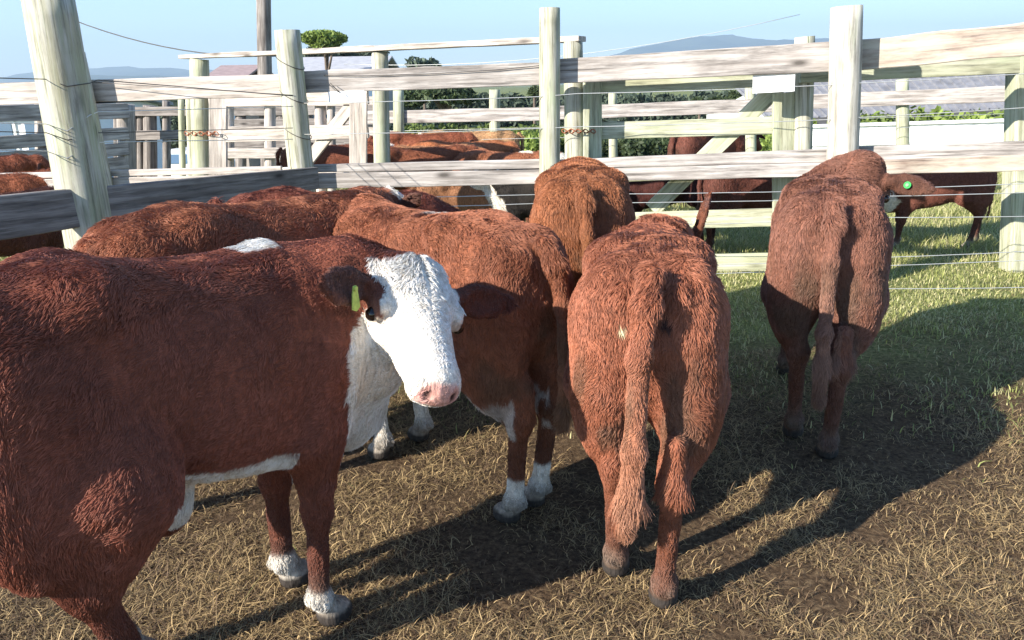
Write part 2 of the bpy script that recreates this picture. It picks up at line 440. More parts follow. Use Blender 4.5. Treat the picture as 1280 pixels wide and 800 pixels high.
# ---- hills
def hills():
    m, nt, b = new_mat('far_hills'); L = nt.links
    tc = nd(nt, 'ShaderNodeTexCoord'); n = nd(nt, 'ShaderNodeTexNoise'); n.inputs['Scale'].default_value = 0.004; n.inputs['Detail'].default_value = 8
    L.new(tc.outputs['Object'], n.inputs['Vector'])
    r = ramp(nt, n.outputs['Fac'], [(0.35, (0.025, 0.045, 0.03)), (0.65, (0.07, 0.09, 0.05))]); L.new(r.outputs[0], b.inputs['Base Color'])
    b.inputs['Roughness'].default_value = 1.0; b.inputs['Specular IOR Level'].default_value = 0
    def rng_(name, prof, Y, depth, seed):
        pxs = [p[0] for p in prof]; pys = [p[1] for p in prof]
        cols = np.linspace(pxs[0], pxs[-1], 220); V = []; nr = 24
        tops = np.interp(cols, pxs, pys)
        for j in range(nr + 1):
            t = j / nr
            for c, ty in zip(cols, tops):
                p = P(c, ty, Y); crest = p.z + 4
                yy = Y - depth * (1 - t)
                hh = -4 + crest * (t ** 1.3)
                V.append((p.x * (yy / Y), yy, hh))
        for c, ty in zip(cols, tops):
            p = P(c, ty, Y); V.append((p.x, Y + depth, -4))
        V = np.array(V); q = V * np.array([1, 1, 0])
        k = np.clip(V[:, 2] / (V[:, 2].max()), 0, 1)
        V[:, 2] += fbm(q, 0.004, seed, 5) * 70 * k * (Y / 9000) + fbm(q, 0.0012, seed + 3, 4) * 90 * k * (1 - k) * (Y / 9000)
        nc = len(cols); i = (np.arange(nc - 1)[None, :] + nc * np.arange(nr + 1)[:, None]).ravel()
        me = mesh_np(name, V, np.stack([i, i + 1, i + nc + 1, i + nc], 1))
        tag(link(name, me, None, m), kind='structure')
    rng_('hills', [(-900, 112), (-500, 100), (-200, 108), (0, 98), (25, 91), (60, 90), (110, 86), (170, 83), (235, 86), (330, 92), (430, 100), (560, 103), (700, 84), (780, 64), (830, 53), (870, 46), (900, 45), (960, 48), (1040, 50), (1120, 58), (1250, 70), (1500, 70), (1900, 80)], 8600, 3000, 5)
    rng_('foothills', [(-900, 120), (-300, 112), (0, 104), (100, 93), (240, 96), (380, 104), (520, 108), (640, 104), (760, 84), (820, 70), (900, 62), (980, 58), (1100, 74), (1300, 92), (1900, 90)], 5600, 1500, 15)
hills()

# ---- haze: one closed box of pale air
def haze():
    me = box_mesh('haze', (-11000, -60, -6), (11000, 12500, 760))
    m = bpy.data.materials.new('haze_air'); m.use_nodes = True; nt = m.node_tree
    for n in list(nt.nodes): nt.nodes.remove(n)
    v = nt.nodes.new('ShaderNodeVolumePrincipled'); v.inputs['Color'].default_value = (0.62, 0.81, 1.0, 1); v.inputs['Density'].default_value = 0.00015
    v.inputs['Anisotropy'].default_value = 0.1
    o = nt.nodes.new('ShaderNodeOutputMaterial'); nt.links.new(v.outputs[0], o.inputs['Volume'])
    tag(link('haze', me, None, m), kind='stuff')
USE_HAZE = True
if USE_HAZE: haze()
# ================================================================== FENCES
def interp(px, tab): return float(np.interp(px, [t[0] for t in tab], [t[1] for t in tab]))
MAIN = [(-200, 6.7), (400, 6.4), (700, 6.3), (900, 6.1), (1280, 5.6), (1450, 5.4)]
SECOND = [(200, 9.0), (248, 8.8), (475, 7.7), (715, 6.75), (740, 6.7), (1000, 6.4), (1280, 6.45), (1500, 6.5)]
THIRD = [(400, 11.4), (490, 11.0), (930, 10.3), (1280, 9.3), (1450, 9.0)]
def Pm(px, py, off=0.0): return P(px, py, interp(px, MAIN) + off)
def P2(px, py, off=0.0): return P(px, py, interp(px, SECOND) + off)
def P3(px, py, off=0.0): return P(px, py, interp(px, THIRD) + off)
def down(p, q):
    """bottom of a post seen at p (upper) and q (lower): carried on to just below the ground"""
    p = Vector(p); q = Vector(q); d = (q - p)
    gz = float(ground_z(q.x, q.y)) - 0.12
    t = (gz - p.z) / d.z
    return p + d * t

def wrap_at(parent, c, r, mat, tilt=0.05):
    pts = []
    for i in range(19):
        a = 2 * math.pi * i / 18
        pts.append(Vector((c.x + math.cos(a) * (r + 0.004), c.y + math.sin(a) * (r + 0.004), c.z + math.cos(a) * -tilt + math.sin(a) * 0.02)))
    tube('wire_tie', pts, 0.003, mat, parent, 5)

# ---- the main fence across the back of the pen
mf = empty('rail_fence', (P(640, 400, 6.3).x, 6.3, 0))
tag(mf, 'weathered fence across the back of the pen, plank top rail and double lower rail', 'fence')
bh = 0.03
board('rail', Pm(-120, 121, .12), Pm(352, 107, .12), .170, .045, W_PALE, mf, .006)
board('rail', Pm(372, 103, .115), Pm(696, 91.5, .115), .165, .045, W_GREY, mf, .009)
board('rail', Pm(690, 89.5, .115), Pm(1064, 69.5, .115), .175, .045, W_GREY, mf, .008, taper=1.22)
board('rail', Pm(1062, 69, .14), Pm(1420, 38, .14), .20, .06, W_BARK, mf, .022, taper=1.15)
for (x0, x1, t0, m0, b0, t1, m1, b1, ma, mb) in ((-120, 352, 219, 227, 240, 207, 216, 229, W_PALE, W_PALE), (372, 696, 206, 216, 237, 198, 210.5, 229, W_GREY, W_GREY),
                                   (690, 1064, 199.5, 211, 228, 185, 202, 219, W_GREY, W_GREY), (1062, 1420, 184, 202, 218, 172, 188, 209, W_GREY, W_BARK)):
    k = 0.0056
    board('rail', Pm(x0, (t0 + m0) / 2, .115), Pm(x1, (t1 + m1) / 2, .115), (m0 - t0) * k * 1.06, .045, ma, mf, .003, taper=(m1 - t1) / (m0 - t0))
    board('rail', Pm(x0, (m0 + b0) / 2 + .4, .108), Pm(x1, (m1 + b1) / 2 + .4, .108), (b0 - m0) * k * 1.06, .045, mb, mf, .004, taper=(b1 - m1) / (b0 - m0))
for (px, a, b, r, rt, mt) in ((365, (357.5, 38), (377, 214), .103, .097, W_POST), (688, (688, 10), (688, 230), .083, .078, W_POST), (1057, (1060, 8), (1051, 220), .115, .108, W_POSTG),
                          (96, (92, 66), (106, 130), .085, .08, W_POST), (1450, (1452, 0), (1436, 200), .11, .10, W_POST)):
    p = Pm(a[0], a[1]); p.y = interp(px, MAIN); q = P(b[0], b[1], interp(px, MAIN))
    post('post', down(p, q), P(a[0], a[1], interp(px, MAIN)), r, mt, mf, rt)
    if px in (365, 688, 1057):
        for fy in (78, 120, 165):
            if px == 365: wrap_at(mf, P(357.5 + (fy - 38) * .11 + 1, fy, interp(px, MAIN)), .098, M_WIRED)
# light wires, one run between each pair of posts
WZ = [((380, 129), (680, 120.5), (722, 117), (1045, 106), (1070, 104), (1400, 84)),
      ((380, 168), (680, 160.5), (722, 158.5), (1045, 149), (1070, 147), (1400, 126)),
      ((380, 248), (680, 243), (700, 243), (1045, 238), (1070, 237), (1400, 224)),
      ((380, 262), (680, 254), (700, 254), (1045, 249), (1070, 246), (1400, 236)),
      ((380, 290), (680, 284), (700, 284), (1045, 275), (1070, 272), (1400, 268)),
      ((380, 345), (680, 336), (700, 336), (1045, 326), (1070, 323), (1400, 308)),
      ((380, 352), (680, 346), (700, 346), (1045, 337), (1070, 333), (1400, 320)),
      ((380, 385), (680, 378), (700, 378), (1045, 365), (1070, 361), (1400, 357))]
for w in WZ:
    pts = []
    for i in range(0, 6, 2):
        a = Pm(*w[i], -.06); b = Pm(*w[i + 1], -.06)
        s = sag(a, b, .006, 8, .0012)
        if pts: pts += s
        else: pts = s
    tube('wire', pts, .0031, M_WIRE, mf, 5)
tube('wire', sag(Pm(405, 94, .08), Pm(690, 80, .08), .03, 12, .003), .003, M_WIRED, mf, 5)
tube('wire', sag(Pm(110, 102, .05), Pm(366, 119, -.1), .0, 8, .002), .003, M_WIRED, mf, 5)
# loose wire end hanging by the corner post
tube('wire', [Pm(412, 106, .08), Pm(418, 112, .06), Pm(425, 116, .05), Pm(416, 107, .04), Pm(413, 104, .06)], .003, M_WIRED, mf, 5)

# ---- side fence running towards the camera on the left
sa, sb = P(-90, 283, 4.05), P(396, 222.5, 6.22)
sf = empty('side_fence', (sa.x, sa.y, 0))
tag(sf, 'shaded fence down the left side, grey plank rail and thick leaning round post', 'fence')
board('rail', sa, sb, .245, .05, W_DARK, sf, .006, taper=.68)
pt, pb = P(63, 20, 4.72), P(103, 245, 4.78)
post('post', down(pt, pb), pt + (pt - pb) * .1, .143, W_POST, sf, .132, 28)
for (l0, y0, c0, c1, mt) in ((-60, 96, 100, 120, M_WIRED), (-60, 163, 166, 160, M_WIRED), (-60, 152, 140, 133, M_WIRE), (-60, 186, 178, 174, M_WIRE), (-60, 340, 318, 285, M_WIRE)):
    tube('wire', [P(l0, y0, 4.0), P(58, y0 + 3, 4.62), P(84, y0 + 12, 4.62), P(112, c0 + 4, 4.72)] + sag(P(122, c0, 4.85), P(366, c1, 6.25), .0, 6, .001), .0028, mt, sf, 5)

# ---- second fence with its two gates, just behind
f2 = empty('rail_fence', (P2(715, 300).x, 6.75, 0))
tag(f2, 'second fence behind the first, with a flat capping rail on green treated posts', 'fence')
board('capping_rail', P2(230, 71.5), P2(728, 48.5), .045, .15, W_PALE, f2, .008)
for (top, bot, r, mt) in (((249, 74), (252, 205), .105, W_GREEN), ((474, 65), (477, 205), .082, W_POST), ((715, 52), (717, 197), .085, W_POST), ((1005, 46), (1003, 185), .080, W_POST), ((226, 120), (228, 205), .035, W_GREEN), ((236, 118), (239, 205), .04, W_GREEN)):
    post('post', down(P2(*top), P(bot[0], bot[1], interp(top[0], SECOND))), P2(*top), r, mt, f2)
p = P2(1277, 66); q = P(1267.5, 345, interp(1277, SECOND))
post('post', down(p, q), p, .095, W_GREEN, f2, .09, square=True)
board('rail', P2(1000, 93, -.07), P2(1420, 72, -.07), .125, .04, W_GREEN, f2, .004, taper=1.25)
tube('wire', sag(P2(1010, 205, -.1), P2(1400, 168, -.1), .01, 8), .003, M_WIRE, f2, 5)

def gate(loc_px, label, stiles, boards, brace, Pf, extra=None):
    g = empty('timber_gate', (Pf(loc_px, 300).x, Pf(loc_px, 300).y, 0)); tag(g, label, 'gate', None)
    for (x, y0, y1, w, mt) in stiles:
        board('stile', Pf(x, y1, -.03), Pf(x, y0, -.03), w, .045, mt, g, .002, up=Vector((1, 0, 0)))
    for (x0, y0, x1, y1, h, mt) in boards:
        board('board', Pf(x0, y0, .02), Pf(x1, y1, .02), h, .03, mt, g, .003)
    for (x0, y0, x1, y1, h, mt) in brace:
        board('brace', Pf(x0, y0, .052), Pf(x1, y1, .052), h, .03, mt, g, .002)
    return g
g1 = gate(740, 'wide pale green timber gate with a diagonal brace behind the middle of the main fence', [(740.5, 100, 340, .150, W_GREEN), (979, 116, 338, .165, W_GREEN)],
     [(738, 109, 985, 99, .105, W_GREEN), (738, 164, 985, 156, .135, W_GREEN), (738, 218, 985, 208, .14, W_GREEN), (738, 278, 985, 271, .145, W_GREEN), (738, 331, 985, 327, .15, W_GREEN)],
     [(972, 108, 815, 262, .14, W_GREEN)], P2)
wb = board('board', Pm(941, 103.5, .10), Pm(993.5, 100.5, .10), .152, .012, M_WHITE, mf, 0)
wb['label'] = 'white painted board hanging under the top rail'
c = [P2(703 + 4.5 * i, 164 + (1.2 if i % 2 else -1.2), -.11 if 2 < i < 9 else -.09) for i in range(10)]
def chain(name, pts, parent):
    V = []; F = []
    for i in range(len(pts) - 1):
        a, b = pts[i], pts[i + 1]; d = (b - a).normalized(); s = d.cross(Vector((0, 0, 1)) if i % 2 else Vector((0, 1, 0))).normalized()
        L_ = (b - a).length * .66; mid = (a + b) / 2; loop = []
        for k in range(12):
            t = 2 * math.pi * k / 12; loop.append(mid + d * math.cos(t) * L_ + s * math.sin(t) * L_ * .55)
        for k in range(12):
            p0 = loop[k]; tn = (loop[(k + 1) % 12] - loop[k - 1]).normalized(); u = tn.cross(d.cross(s)).normalized(); w_ = tn.cross(u)
            for j in range(5):
                an = 2 * math.pi * j / 5; V.append(p0 + (u * math.cos(an) + w_ * math.sin(an)) * .0045)
        o = i * 60
        for k in range(12):
            for j in range(5):
                F.append((o + k * 5 + j, o + k * 5 + (j + 1) % 5, o + ((k + 1) % 12) * 5 + (j + 1) % 5, o + ((k + 1) % 12) * 5 + j))
    V = [tuple(v - parent.location) for v in V]
    me = bpy.data.meshes.new(name); me.from_pydata(V, [], F); me.update(); return link(name, me, parent, M_RUST)
chain('chain', c, g1)
g2 = gate(360, 'pale timber gate with a diagonal brace standing behind the leaning corner post', [(273, 118, 262, .185, W_PALE), (448, 116, 262, .165, W_PALE)],
     [(262, 126, 460, 122, .12, W_PALE), (262, 171, 460, 164, .125, W_PALE), (262, 222, 460, 212, .13, W_PALE)], [(447, 122, 386, 200, .12, W_PALE)], P2)
chain('chain', [P2(231 + 4.6 * i, 167 + (1.3 if i % 2 else -1.3), -.12) for i in range(10)], g2)
wb = board('board', Pm(411, 122, .10), Pm(456, 120, .10), .09, .012, M_WHITE, mf, 0)
wb['label'] = 'small white board under the top rail beside the corner post'

# ---- third fence line, across the next pen
f3 = empty('rail_fence', (P3(700, 300).x, 10.6, 0))
tag(f3, 'distant single rail fence beyond the second fence, grey boards on short pale posts', 'fence')
board('rail', P3(420, 147.5, -.1), P3(700, 142, -.1), .165, .04, W_GREY, f3, .006)
board('rail', P3(690, 141.5, -.1), P3(1010, 129.5, -.1), .165, .04, W_GREY, f3, .006)
board('rail', P3(1000, 127.5, -.1), P3(1420, 111, -.1), .165, .04, W_GREY, f3, .006, taper=1.1)
for (x, y0, w) in ((498, 112, .075), (618, 112, .075), (766, 116, .06), (938, 105, .07), (1127.5, 99, .075), (1340, 92, .08)):
    p = P3(x, y0); q = P(x + 1, 190, interp(x, THIRD))
    post('post', down(p, q), p, w, W_GREEN, f3)
for yy in (165, 178): tube('wire', sag(P3(430, yy, -.1), P3(1400, yy - 28, -.1), .02, 12), .003, M_WIRE, f3, 5)

# ---- the older pens on the far left
def pen(label, ppx, rails, posts, Y0, Y1, mat, th=.05, grp=None):
    f = empty('yard_rail', (P(ppx[0], 200, Y0).x, Y0, 0)); f.name = 'rail_fence'; tag(f, label, 'fence', grp)
    def Yp(px): return Y0 + (Y1 - Y0) * (px - ppx[0]) / (ppx[1] - ppx[0])
    for (y0, y1, h) in rails: board('rail', P(ppx[0], y0, Yp(ppx[0]) - .1), P(ppx[1], y1, Yp(ppx[1]) - .1), h, th, mat, f, .008)
    for (x, y, r) in posts:
        p = P(x, y, Yp(x)); q = P(x + .5, y + 100, Yp(x)); post('post', down(p, q), p, r, mat, f)
pen('dark old rail fence at the far left, four close rails', (-90, 160), [(143, 139, .20), (186, 166, .17), (206, 186, .17), (228, 203, .17)], [(-30, 128, .09), (52, 128, .09), (157, 130, .13)], 10.0, 11.6, W_GREY)
pen('dark upright slatted race fence beside the old rails at the left', (140, 236), [(140, 139, .13), (170, 168, .13)], [(146, 138, .05), (166, 134, .10), (176, 138, .06), (187, 132, .10), (208, 126, .06)], 12.2, 12.0, W_DARK)
pen('pale fence run seen through the bars of the pale braced gate', (280, 470), [(128, 126, .12), (166, 163, .16), (192, 189, .14)], [(286, 122, .07), (338, 122, .08), (400, 118, .08), (414, 120, .06)], 11.5, 11.3, W_PALE)
pen('faint grey fence far behind the pale gate, dark wooden rails', (270, 480), [(138, 135, .20), (156, 153, .18), (180, 176, .16)], [(300, 128, .10), (352, 128, .10), (383, 126, .12), (425, 128, .09)], 15.0, 14.6, W_DARK)

# ================================================================== BUILDINGS AND FAR THINGS
M_ROOF = simple_mat('galvanised_roof', (0.20, 0.20, 0.215), .6, .0, .25, 1.5)
M_DARKW = simple_mat('dark_cladding', (0.05, 0.05, 0.055), .8)
M_WALLW = simple_mat('white_cladding', (0.78, 0.79, 0.80), .6, 0, .06, 2)
M_GLASS = simple_mat('window_glass', (0.10, 0.16, 0.24), .12)
M_TYRE = simple_mat('tyre_rubber', (0.03, 0.03, 0.03), .8)
def poly(name, verts, faces, mat, parent):
    me = bpy.data.meshes.new(name); me.from_pydata([tuple(Vector(v) - (parent.location if parent else Vector())) for v in verts], [], faces); me.update()
    return link(name, me, parent, mat)
# big shed on the right, its ribbed roof shows between the rails
def big_shed():
    SH = -.10
    ea, eb = P(960, 151, 40), P(1480, 127, 34)
    ra, rb = P(960, 104, 47), P(1480, 66, 41)
    s = empty('shed', (eb.x * .5 + ea.x * .5, eb.y * .5 + ea.y * .5, -3.2)); tag(s, 'long low shed with a ribbed grey roof behind the right of the yards', 'shed')
    V = []; F = []; n = 44
    for i in range(n + 1):
        t = i / n; e = ea.lerp(eb, t); r = ra.lerp(rb, t + SH)
        for (dt, dz) in ((0, 0), (.10, .0), (.14, .10), (.24, .10), (.28, 0)):
            tt = dt / n
            for p in (e.lerp(e + (eb - ea) , tt) , r.lerp(r + (rb - ra), tt)): V.append(p + Vector((0, 0, dz)))
    m = len(V) // 2
    for k in range(m - 1): F.append((2 * k, 2 * k + 2, 2 * k + 3, 2 * k + 1))
    poly('roof', V, F, M_ROOF, s)
    # back slope
    bd = Vector((0, 14, 0)); poly('roof', [ra, rb, rb + bd + Vector((0, 0, -2.2)), ra + bd + Vector((0, 0, -2.2))], [(0, 1, 2, 3)], M_ROOF, s)
    off = Vector((0, .5, -.03)); g = -3.4
    poly('wall', [ea + off, eb + off, Vector((eb.x, eb.y + .5, g)), Vector((ea.x, ea.y + .5, g))], [(0, 1, 2, 3)], M_DARKW, s)
    poly('fascia', [ea + Vector((0, -.05, .05)), eb + Vector((0, -.05, .05)), eb + Vector((0, -.05, -.3)), ea + Vector((0, -.05, -.3)), ea + Vector((0, .3, -.3)), eb + Vector((0, .3, -.3))], [(0, 3, 2, 1), (3, 4, 5, 2)], M_DARKW, s)
    for k in range(9):
        t = (k + .5) / 9; e = ea.lerp(eb, t); poly('window', [e + Vector((-1, .4, -.7)), e + Vector((1, .4, -.7)), e + Vector((1, .4, -1.5)), e + Vector((-1, .4, -1.5))], [(0, 3, 2, 1)], M_GLASS, s)
    for (p0, p1) in ((ea, ra), (eb, rb)):
        q0 = Vector((p0.x, p0.y, g)); q1 = Vector((p1.x, p1.y + 14, g)); q2 = p1 + bd + Vector((0, 0, -2.2))
        poly('wall', [p0, p1, q2, q1, q0], [(0, 1, 2, 3, 4)], M_WALLW, s)
big_shed()
def sheet_wall():
    a, b = P(985, 160, 20), P(1420, 147, 17.5); g = -1.6
    s = empty('sheet_fence', (a.x, a.y, g)); tag(s, 'smooth white sheet wall standing behind the right pens', 'wall')
    V = []; n = 44; F = []
    for i in range(n + 1):
        p = a.lerp(b, i / n); o = .012 if i % 2 else 0
        V += [(p.x, p.y + o, p.z), (p.x, p.y + o, g), (p.x, p.y + .06 + o, p.z), (p.x, p.y + .06 + o, g)]
    for i in range(n):
        k = i * 4; F += [(k, k + 1, k + 5, k + 4), (k + 2, k + 6, k + 7, k + 3), (k, k + 4, k + 6, k + 2)]
    F += [(0, 2, 3, 1), (4 * n, 4 * n + 1, 4 * n + 3, 4 * n + 2)]
    poly('panel', V, F, M_WALLW, s)
    board('capping', a + Vector((0, -.03, .03)), b + Vector((0, -.03, .03)), .07, .10, M_WHITE, s, 0)
    board('rail', a + Vector((0, -.04, -.42)), b + Vector((0, -.04, -.42)), .06, .04, M_WHITE, s, 0)
sheet_wall()
def cottage(name, label, px0, px1, ytop, Y, zb, roofcol, nwin, wallm, roof_h=1.2, depth=6, cat='house'):
    a, b = P(px0, ytop, Y), P(px1, ytop, Y); top = (a.z + b.z) / 2
    s = empty(name, ((a.x + b.x) / 2, Y, zb)); tag(s, label, cat)
    w = b.x - a.x
    me = box_mesh('wall', (-w / 2, 0, 0), (w / 2, depth, top - zb)); link('wall', me, s, wallm)
    rm = simple_mat(name + '_roofing', roofcol, .7, 0, .15, 3)
    h = top - zb; o = .35
    V = [(-w / 2 - o, -o, h - .05), (w / 2 + o, -o, h - .05), (w / 2 + o, depth / 2, h + roof_h), (-w / 2 - o, depth / 2, h + roof_h), (-w / 2 - o, depth + o, h - .05), (w / 2 + o, depth + o, h - .05)]
    V += [(x, y, z - .1) for x, y, z in V]
    F = [(0, 1, 2, 3), (3, 2, 5, 4), (7, 6, 9, 8), (8, 9, 10, 11), (0, 6, 7, 1), (0, 3, 9, 6), (3, 4, 10, 9), (1, 7, 8, 2), (2, 8, 11, 5), (4, 5, 11, 10)]
    me = bpy.data.meshes.new('roof'); me.from_pydata(V, [], F); me.update(); link('roof', me, s, rm)
    for k in range(nwin):
        x = -w / 2 + (k + .5) * w / nwin; ww = min(.55, w / nwin * .32)
        fr = link('window', box_mesh('window', (x - ww - .08, -.04, h * .35 - .08), (x + ww + .08, .02, h * .82 + .08)), s, M_WHITE)
        link('pane', box_mesh('pane', (x - ww, -.055, h * .35), (x + ww, -.03, h * .82)), fr, M_GLASS)
    return s
cottage('cottage', 'low white building with small windows behind the dark old rails', -120, 66, 134, 20, -1.0, (.3, .3, .31), 4, M_WALLW, .35)
cottage('cottage', 'white building with blue-grey windows behind the slatted race', 168, 240, 131, 50, -3.2, (.28, .28, .3), 3, M_WALLW, .3)
cottage('shed', 'grey gabled shed left of the domed tree', 362, 470, 88, 48, -3.2, (.38, .38, .4), 4, simple_mat('grey_cladding', (.25, .25, .26), .8), .9, 9, 'shed')
cottage('shed', 'small pink-roofed shed under the left end of the capping rail', 262, 300, 97, 44, -3.2, (.30, .22, .21), 2, simple_mat('tan_cladding', (.35, .3, .26), .8), .7, 6, 'shed')

# vehicles glimpsed between the boards
def car(label, px, pyroof, Y, heading, body_col, s=1.0, name='parked_car'):
    p = P(px, pyroof, Y); gz = float(ground_z(p.x, Y)); sc = (p.z - gz) / 1.5
    root = empty(name, (p.x, Y, gz)); root.rotation_euler.z = heading; tag(root, label, 'car')
    bm_ = simple_mat('car_paint', body_col, .25, .1)
    prof = [(-2.1, .35), (-2.15, .75), (-2.0, .98), (-1.5, 1.05), (-1.15, 1.42), (-.2, 1.5), (.55, 1.42), (1.15, 1.0), (1.9, .88), (2.15, .7), (2.15, .35)]
    V = []; F = []; n = len(prof)
    for (y, ins) in ((-.85, 0), (-.75, .0), (.75, 0), (.85, 0)):
        for (x, z) in prof: V.append((x * sc, y * sc * (1 - .16 * max(0, (z - 1)) / .5), z * sc if abs(y) > .8 else (z + .02) * sc))
    for r_ in range(3):
        for i in range(n): F.append((r_ * n + i, r_ * n + (i + 1) % n, (r_ + 1) * n + (i + 1) % n, (r_ + 1) * n + i))
    F += [tuple(range(n))[::-1], tuple(3 * n + i for i in range(n))]
    me = bpy.data.meshes.new('body'); me.from_pydata(V, [], F); me.update(); link('body', me, root, bm_)
    for sy in (-1, 1):
        y = sy * .80 * sc
        me = bpy.data.meshes.new('side_window'); q = [(-1.3, 1.04), (-1.05, 1.36), (.45, 1.36), (.95, 1.04)]
        me.from_pydata([(x * sc, sy * (.865 - .16 * max(0, z - 1) / .5 * .85) * sc, z * sc) for x, z in q], [], [(0, 1, 2, 3) if sy > 0 else (3, 2, 1, 0)]); me.update(); link('side_window', me, root, M_GLASS)
    q = [(.60, 1.415), (1.13, 1.035)]
    me = bpy.data.meshes.new('windscreen'); me.from_pydata([(x * sc + .02, y * sc, z * sc + .03) for x, z in q for y in (-.62, .62)], [], [(0, 2, 3, 1)]); me.update(); link('windscreen', me, root, M_GLASS)
    for x in (-1.35, 1.35):
        for y in (-.82, .82):
            w = link('wheel', tube_mesh('wheel', [(x * sc, (y - .1) * sc, .33 * sc), (x * sc, (y + .1) * sc, .33 * sc)], .33 * sc, 20), root, M_TYRE)
            link('rim', tube_mesh('rim', [(x * sc, (y - .105) * sc, .33 * sc), (x * sc, (y + .105) * sc, .33 * sc)], .2 * sc, 14), w, M_ROOF)
car('white ute glimpsed behind the yards left of the pale green gate post', 219, 186, 38, R(180), (.8, .8, .8), name='parked_ute')
car('small white car glimpsed behind the hedge under the green gate', 876, 172, 27, R(20), (.75, .78, .8))

# utility pole with its wires
up = empty('utility_pole', (P(331, 100, 15).x, 15, float(ground_z(-4, 15)))); tag(up, 'dark wooden utility pole left of the leaning corner post', 'pole')
post('pole', down(P(331, 0, 15), P(333, 120, 15)), P(328, -90, 15), .125, W_DARK, up, .12)
tube('wire', sag(P(60, 12, 16), P(352, 70, 15), .25, 12), .010, M_WIRED, up, 5)
tube('wire', sag(P(430, 80, 30), P(1000, 18, 26), .5, 12), .010, M_WIRE, up, 5)

# ---- trees and hedges
def leaf_cloud(name, centres, radii, n, size, cols, parent, mat=None, flat=0.0):
    """n small leaf quads spread through ellipsoid clumps"""
    centres = np.array(centres, float); radii = np.array(radii, float)
    vol = radii.prod(1) ** (2 / 3); k = rng.choice(len(centres), n, p=vol / vol.sum())
    d = rng.normal(size=(n, 3)); d /= np.linalg.norm(d, axis=1)[:, None]
    rr = rng.random(n) ** (1 / 2.4)
    p = centres[k] + d * rr[:, None] * radii[k] * (1 + .22 * noise3(d * 1.7 + k[:, None], 1.5, 4))[:, None]
    keep = fbm(p, 1.1 / radii.mean(), 12, 3) > -.28
    p = p[keep]; d = d[keep]; n = len(p); kk = k[keep]
    a = rng.normal(size=(n, 3)) + d * .6; a /= np.linalg.norm(a, axis=1)[:, None]
    u = np.cross(a, rng.normal(size=(n, 3))); u /= np.linalg.norm(u, axis=1)[:, None]; v = np.cross(a, u)
    s = (size * rng.uniform(.6, 1.4, n))[:, None]
    V = np.stack([p - u * s, p - v * s * .5, p + u * s, p + v * s * .5], 1).reshape(-1, 3)
    F = np.arange(4 * n).reshape(-1, 4)
    c = np.array(cols); t = rng.random(n)[:, None]; cc = c[0] * (1 - t) + c[1] * t
    cc = cc * (1 + .25 * noise3(kk[:, None] * np.array([[1.7, 0, 0]]), 1, 6))[:, None]
    me = mesh_np(name, V - np.array(parent.location) if parent else V, F, False); set_col(me, 'tint', np.repeat(cc, 4, 0))
    return link(name, me, parent, mat or M_LEAF)
M_BARK = simple_mat('bark', (.12, .09, .07), .9, 0, .3, 12, .5)
def tree(name, label, px, pyt, pyb, wpx, Y, cols, n=5000, kind='round', cat='tree', group=None, lobes=9, leaf=.16):
    top = P(px, pyt, Y); bt = P(px, pyb, Y); gz = float(ground_z(top.x, Y)); wid = wpx * Y * .00099 / 2; hgt = (top.z - bt.z)
    t = empty(name, (top.x, Y, gz)); tag(t, label, cat, group)
    C_ = []; Rr = []; cz = (top.z + bt.z) / 2
    for i in range(lobes):
        a = rng.uniform(0, 2 * math.pi); rad = rng.random() ** .5
        f = rng.uniform(-.75, .75)
        if kind == 'umbrella': x = math.cos(a) * wid * rad * .85; z = cz + hgt * .3 * f + (1 - rad) * hgt * .15; r3 = (wid * .35, wid * .35, hgt * .22)
        elif kind == 'cone': ff = (i + .5) / lobes; x = math.cos(a) * wid * (1 - ff) * .5; z = bt.z + hgt * ff * .95; r3 = (wid * (1 - ff) * .8 + .15, wid * (1 - ff) * .8 + .15, hgt * .14)
        else: x = math.cos(a) * wid * .62 * rad * math.sqrt(1 - f * f * .8); z = cz + hgt * .38 * f; r3 = (wid * .42, wid * .42, hgt * .26)
        C_.append((top.x + x, Y + math.sin(a) * wid * .6 * rad, z)); Rr.append(r3)
    leaf_cloud('crown', C_, Rr, n, leaf, cols, t)
    post('trunk', Vector((top.x, Y, gz - .2)), Vector((top.x, Y, cz)), max(.12, wid * .07), M_BARK, t, max(.07, wid * .04), 10)
    tr = t.children[-1]
    for i in range(0, min(lobes, 6)):
        c = Vector(C_[i]); a = Vector((top.x, Y, gz + (cz - gz) * rng.uniform(.55, .95)))
        tube('limb', [a, a.lerp(c, .5) + Vector((0, 0, .2)), c], [wid * .03 + .04, wid * .02 + .03, .02], M_BARK, t, 6)
    return t
DG = [(.03, .05, .022), (.075, .10, .04)]; MG = [(.055, .085, .02), (.15, .19, .05)]; LG = [(.10, .15, .03), (.26, .33, .08)]; GG = [(.05, .07, .05), (.10, .13, .09)]
tree('pine_tree', 'green round-topped pine standing above the capping rail', 404, 38, 62, 58, 46, LG, 11000, 'round', lobes=24, leaf=.13)
tree('pine_tree', 'dark wide spreading pine behind the middle rails', 558, 104, 134, 112, 40, DG, 9000, 'umbrella', lobes=16, leaf=.16)
tree('leafy_tree', 'dark low tree behind the grey gabled shed', 415, 60, 82, 120, 56, GG, 7000, 'umbrella', lobes=16, leaf=.22)
tree('leafy_tree', 'grey-green tree against the hills right of the corner post', 528, 72, 100, 60, 75, GG, 3500, 'round', lobes=9, leaf=.25)
tree('leafy_tree', 'small dark tree left of the middle round post', 668, 109, 122, 26, 50, DG, 1800, 'round', lobes=6, leaf=.18)
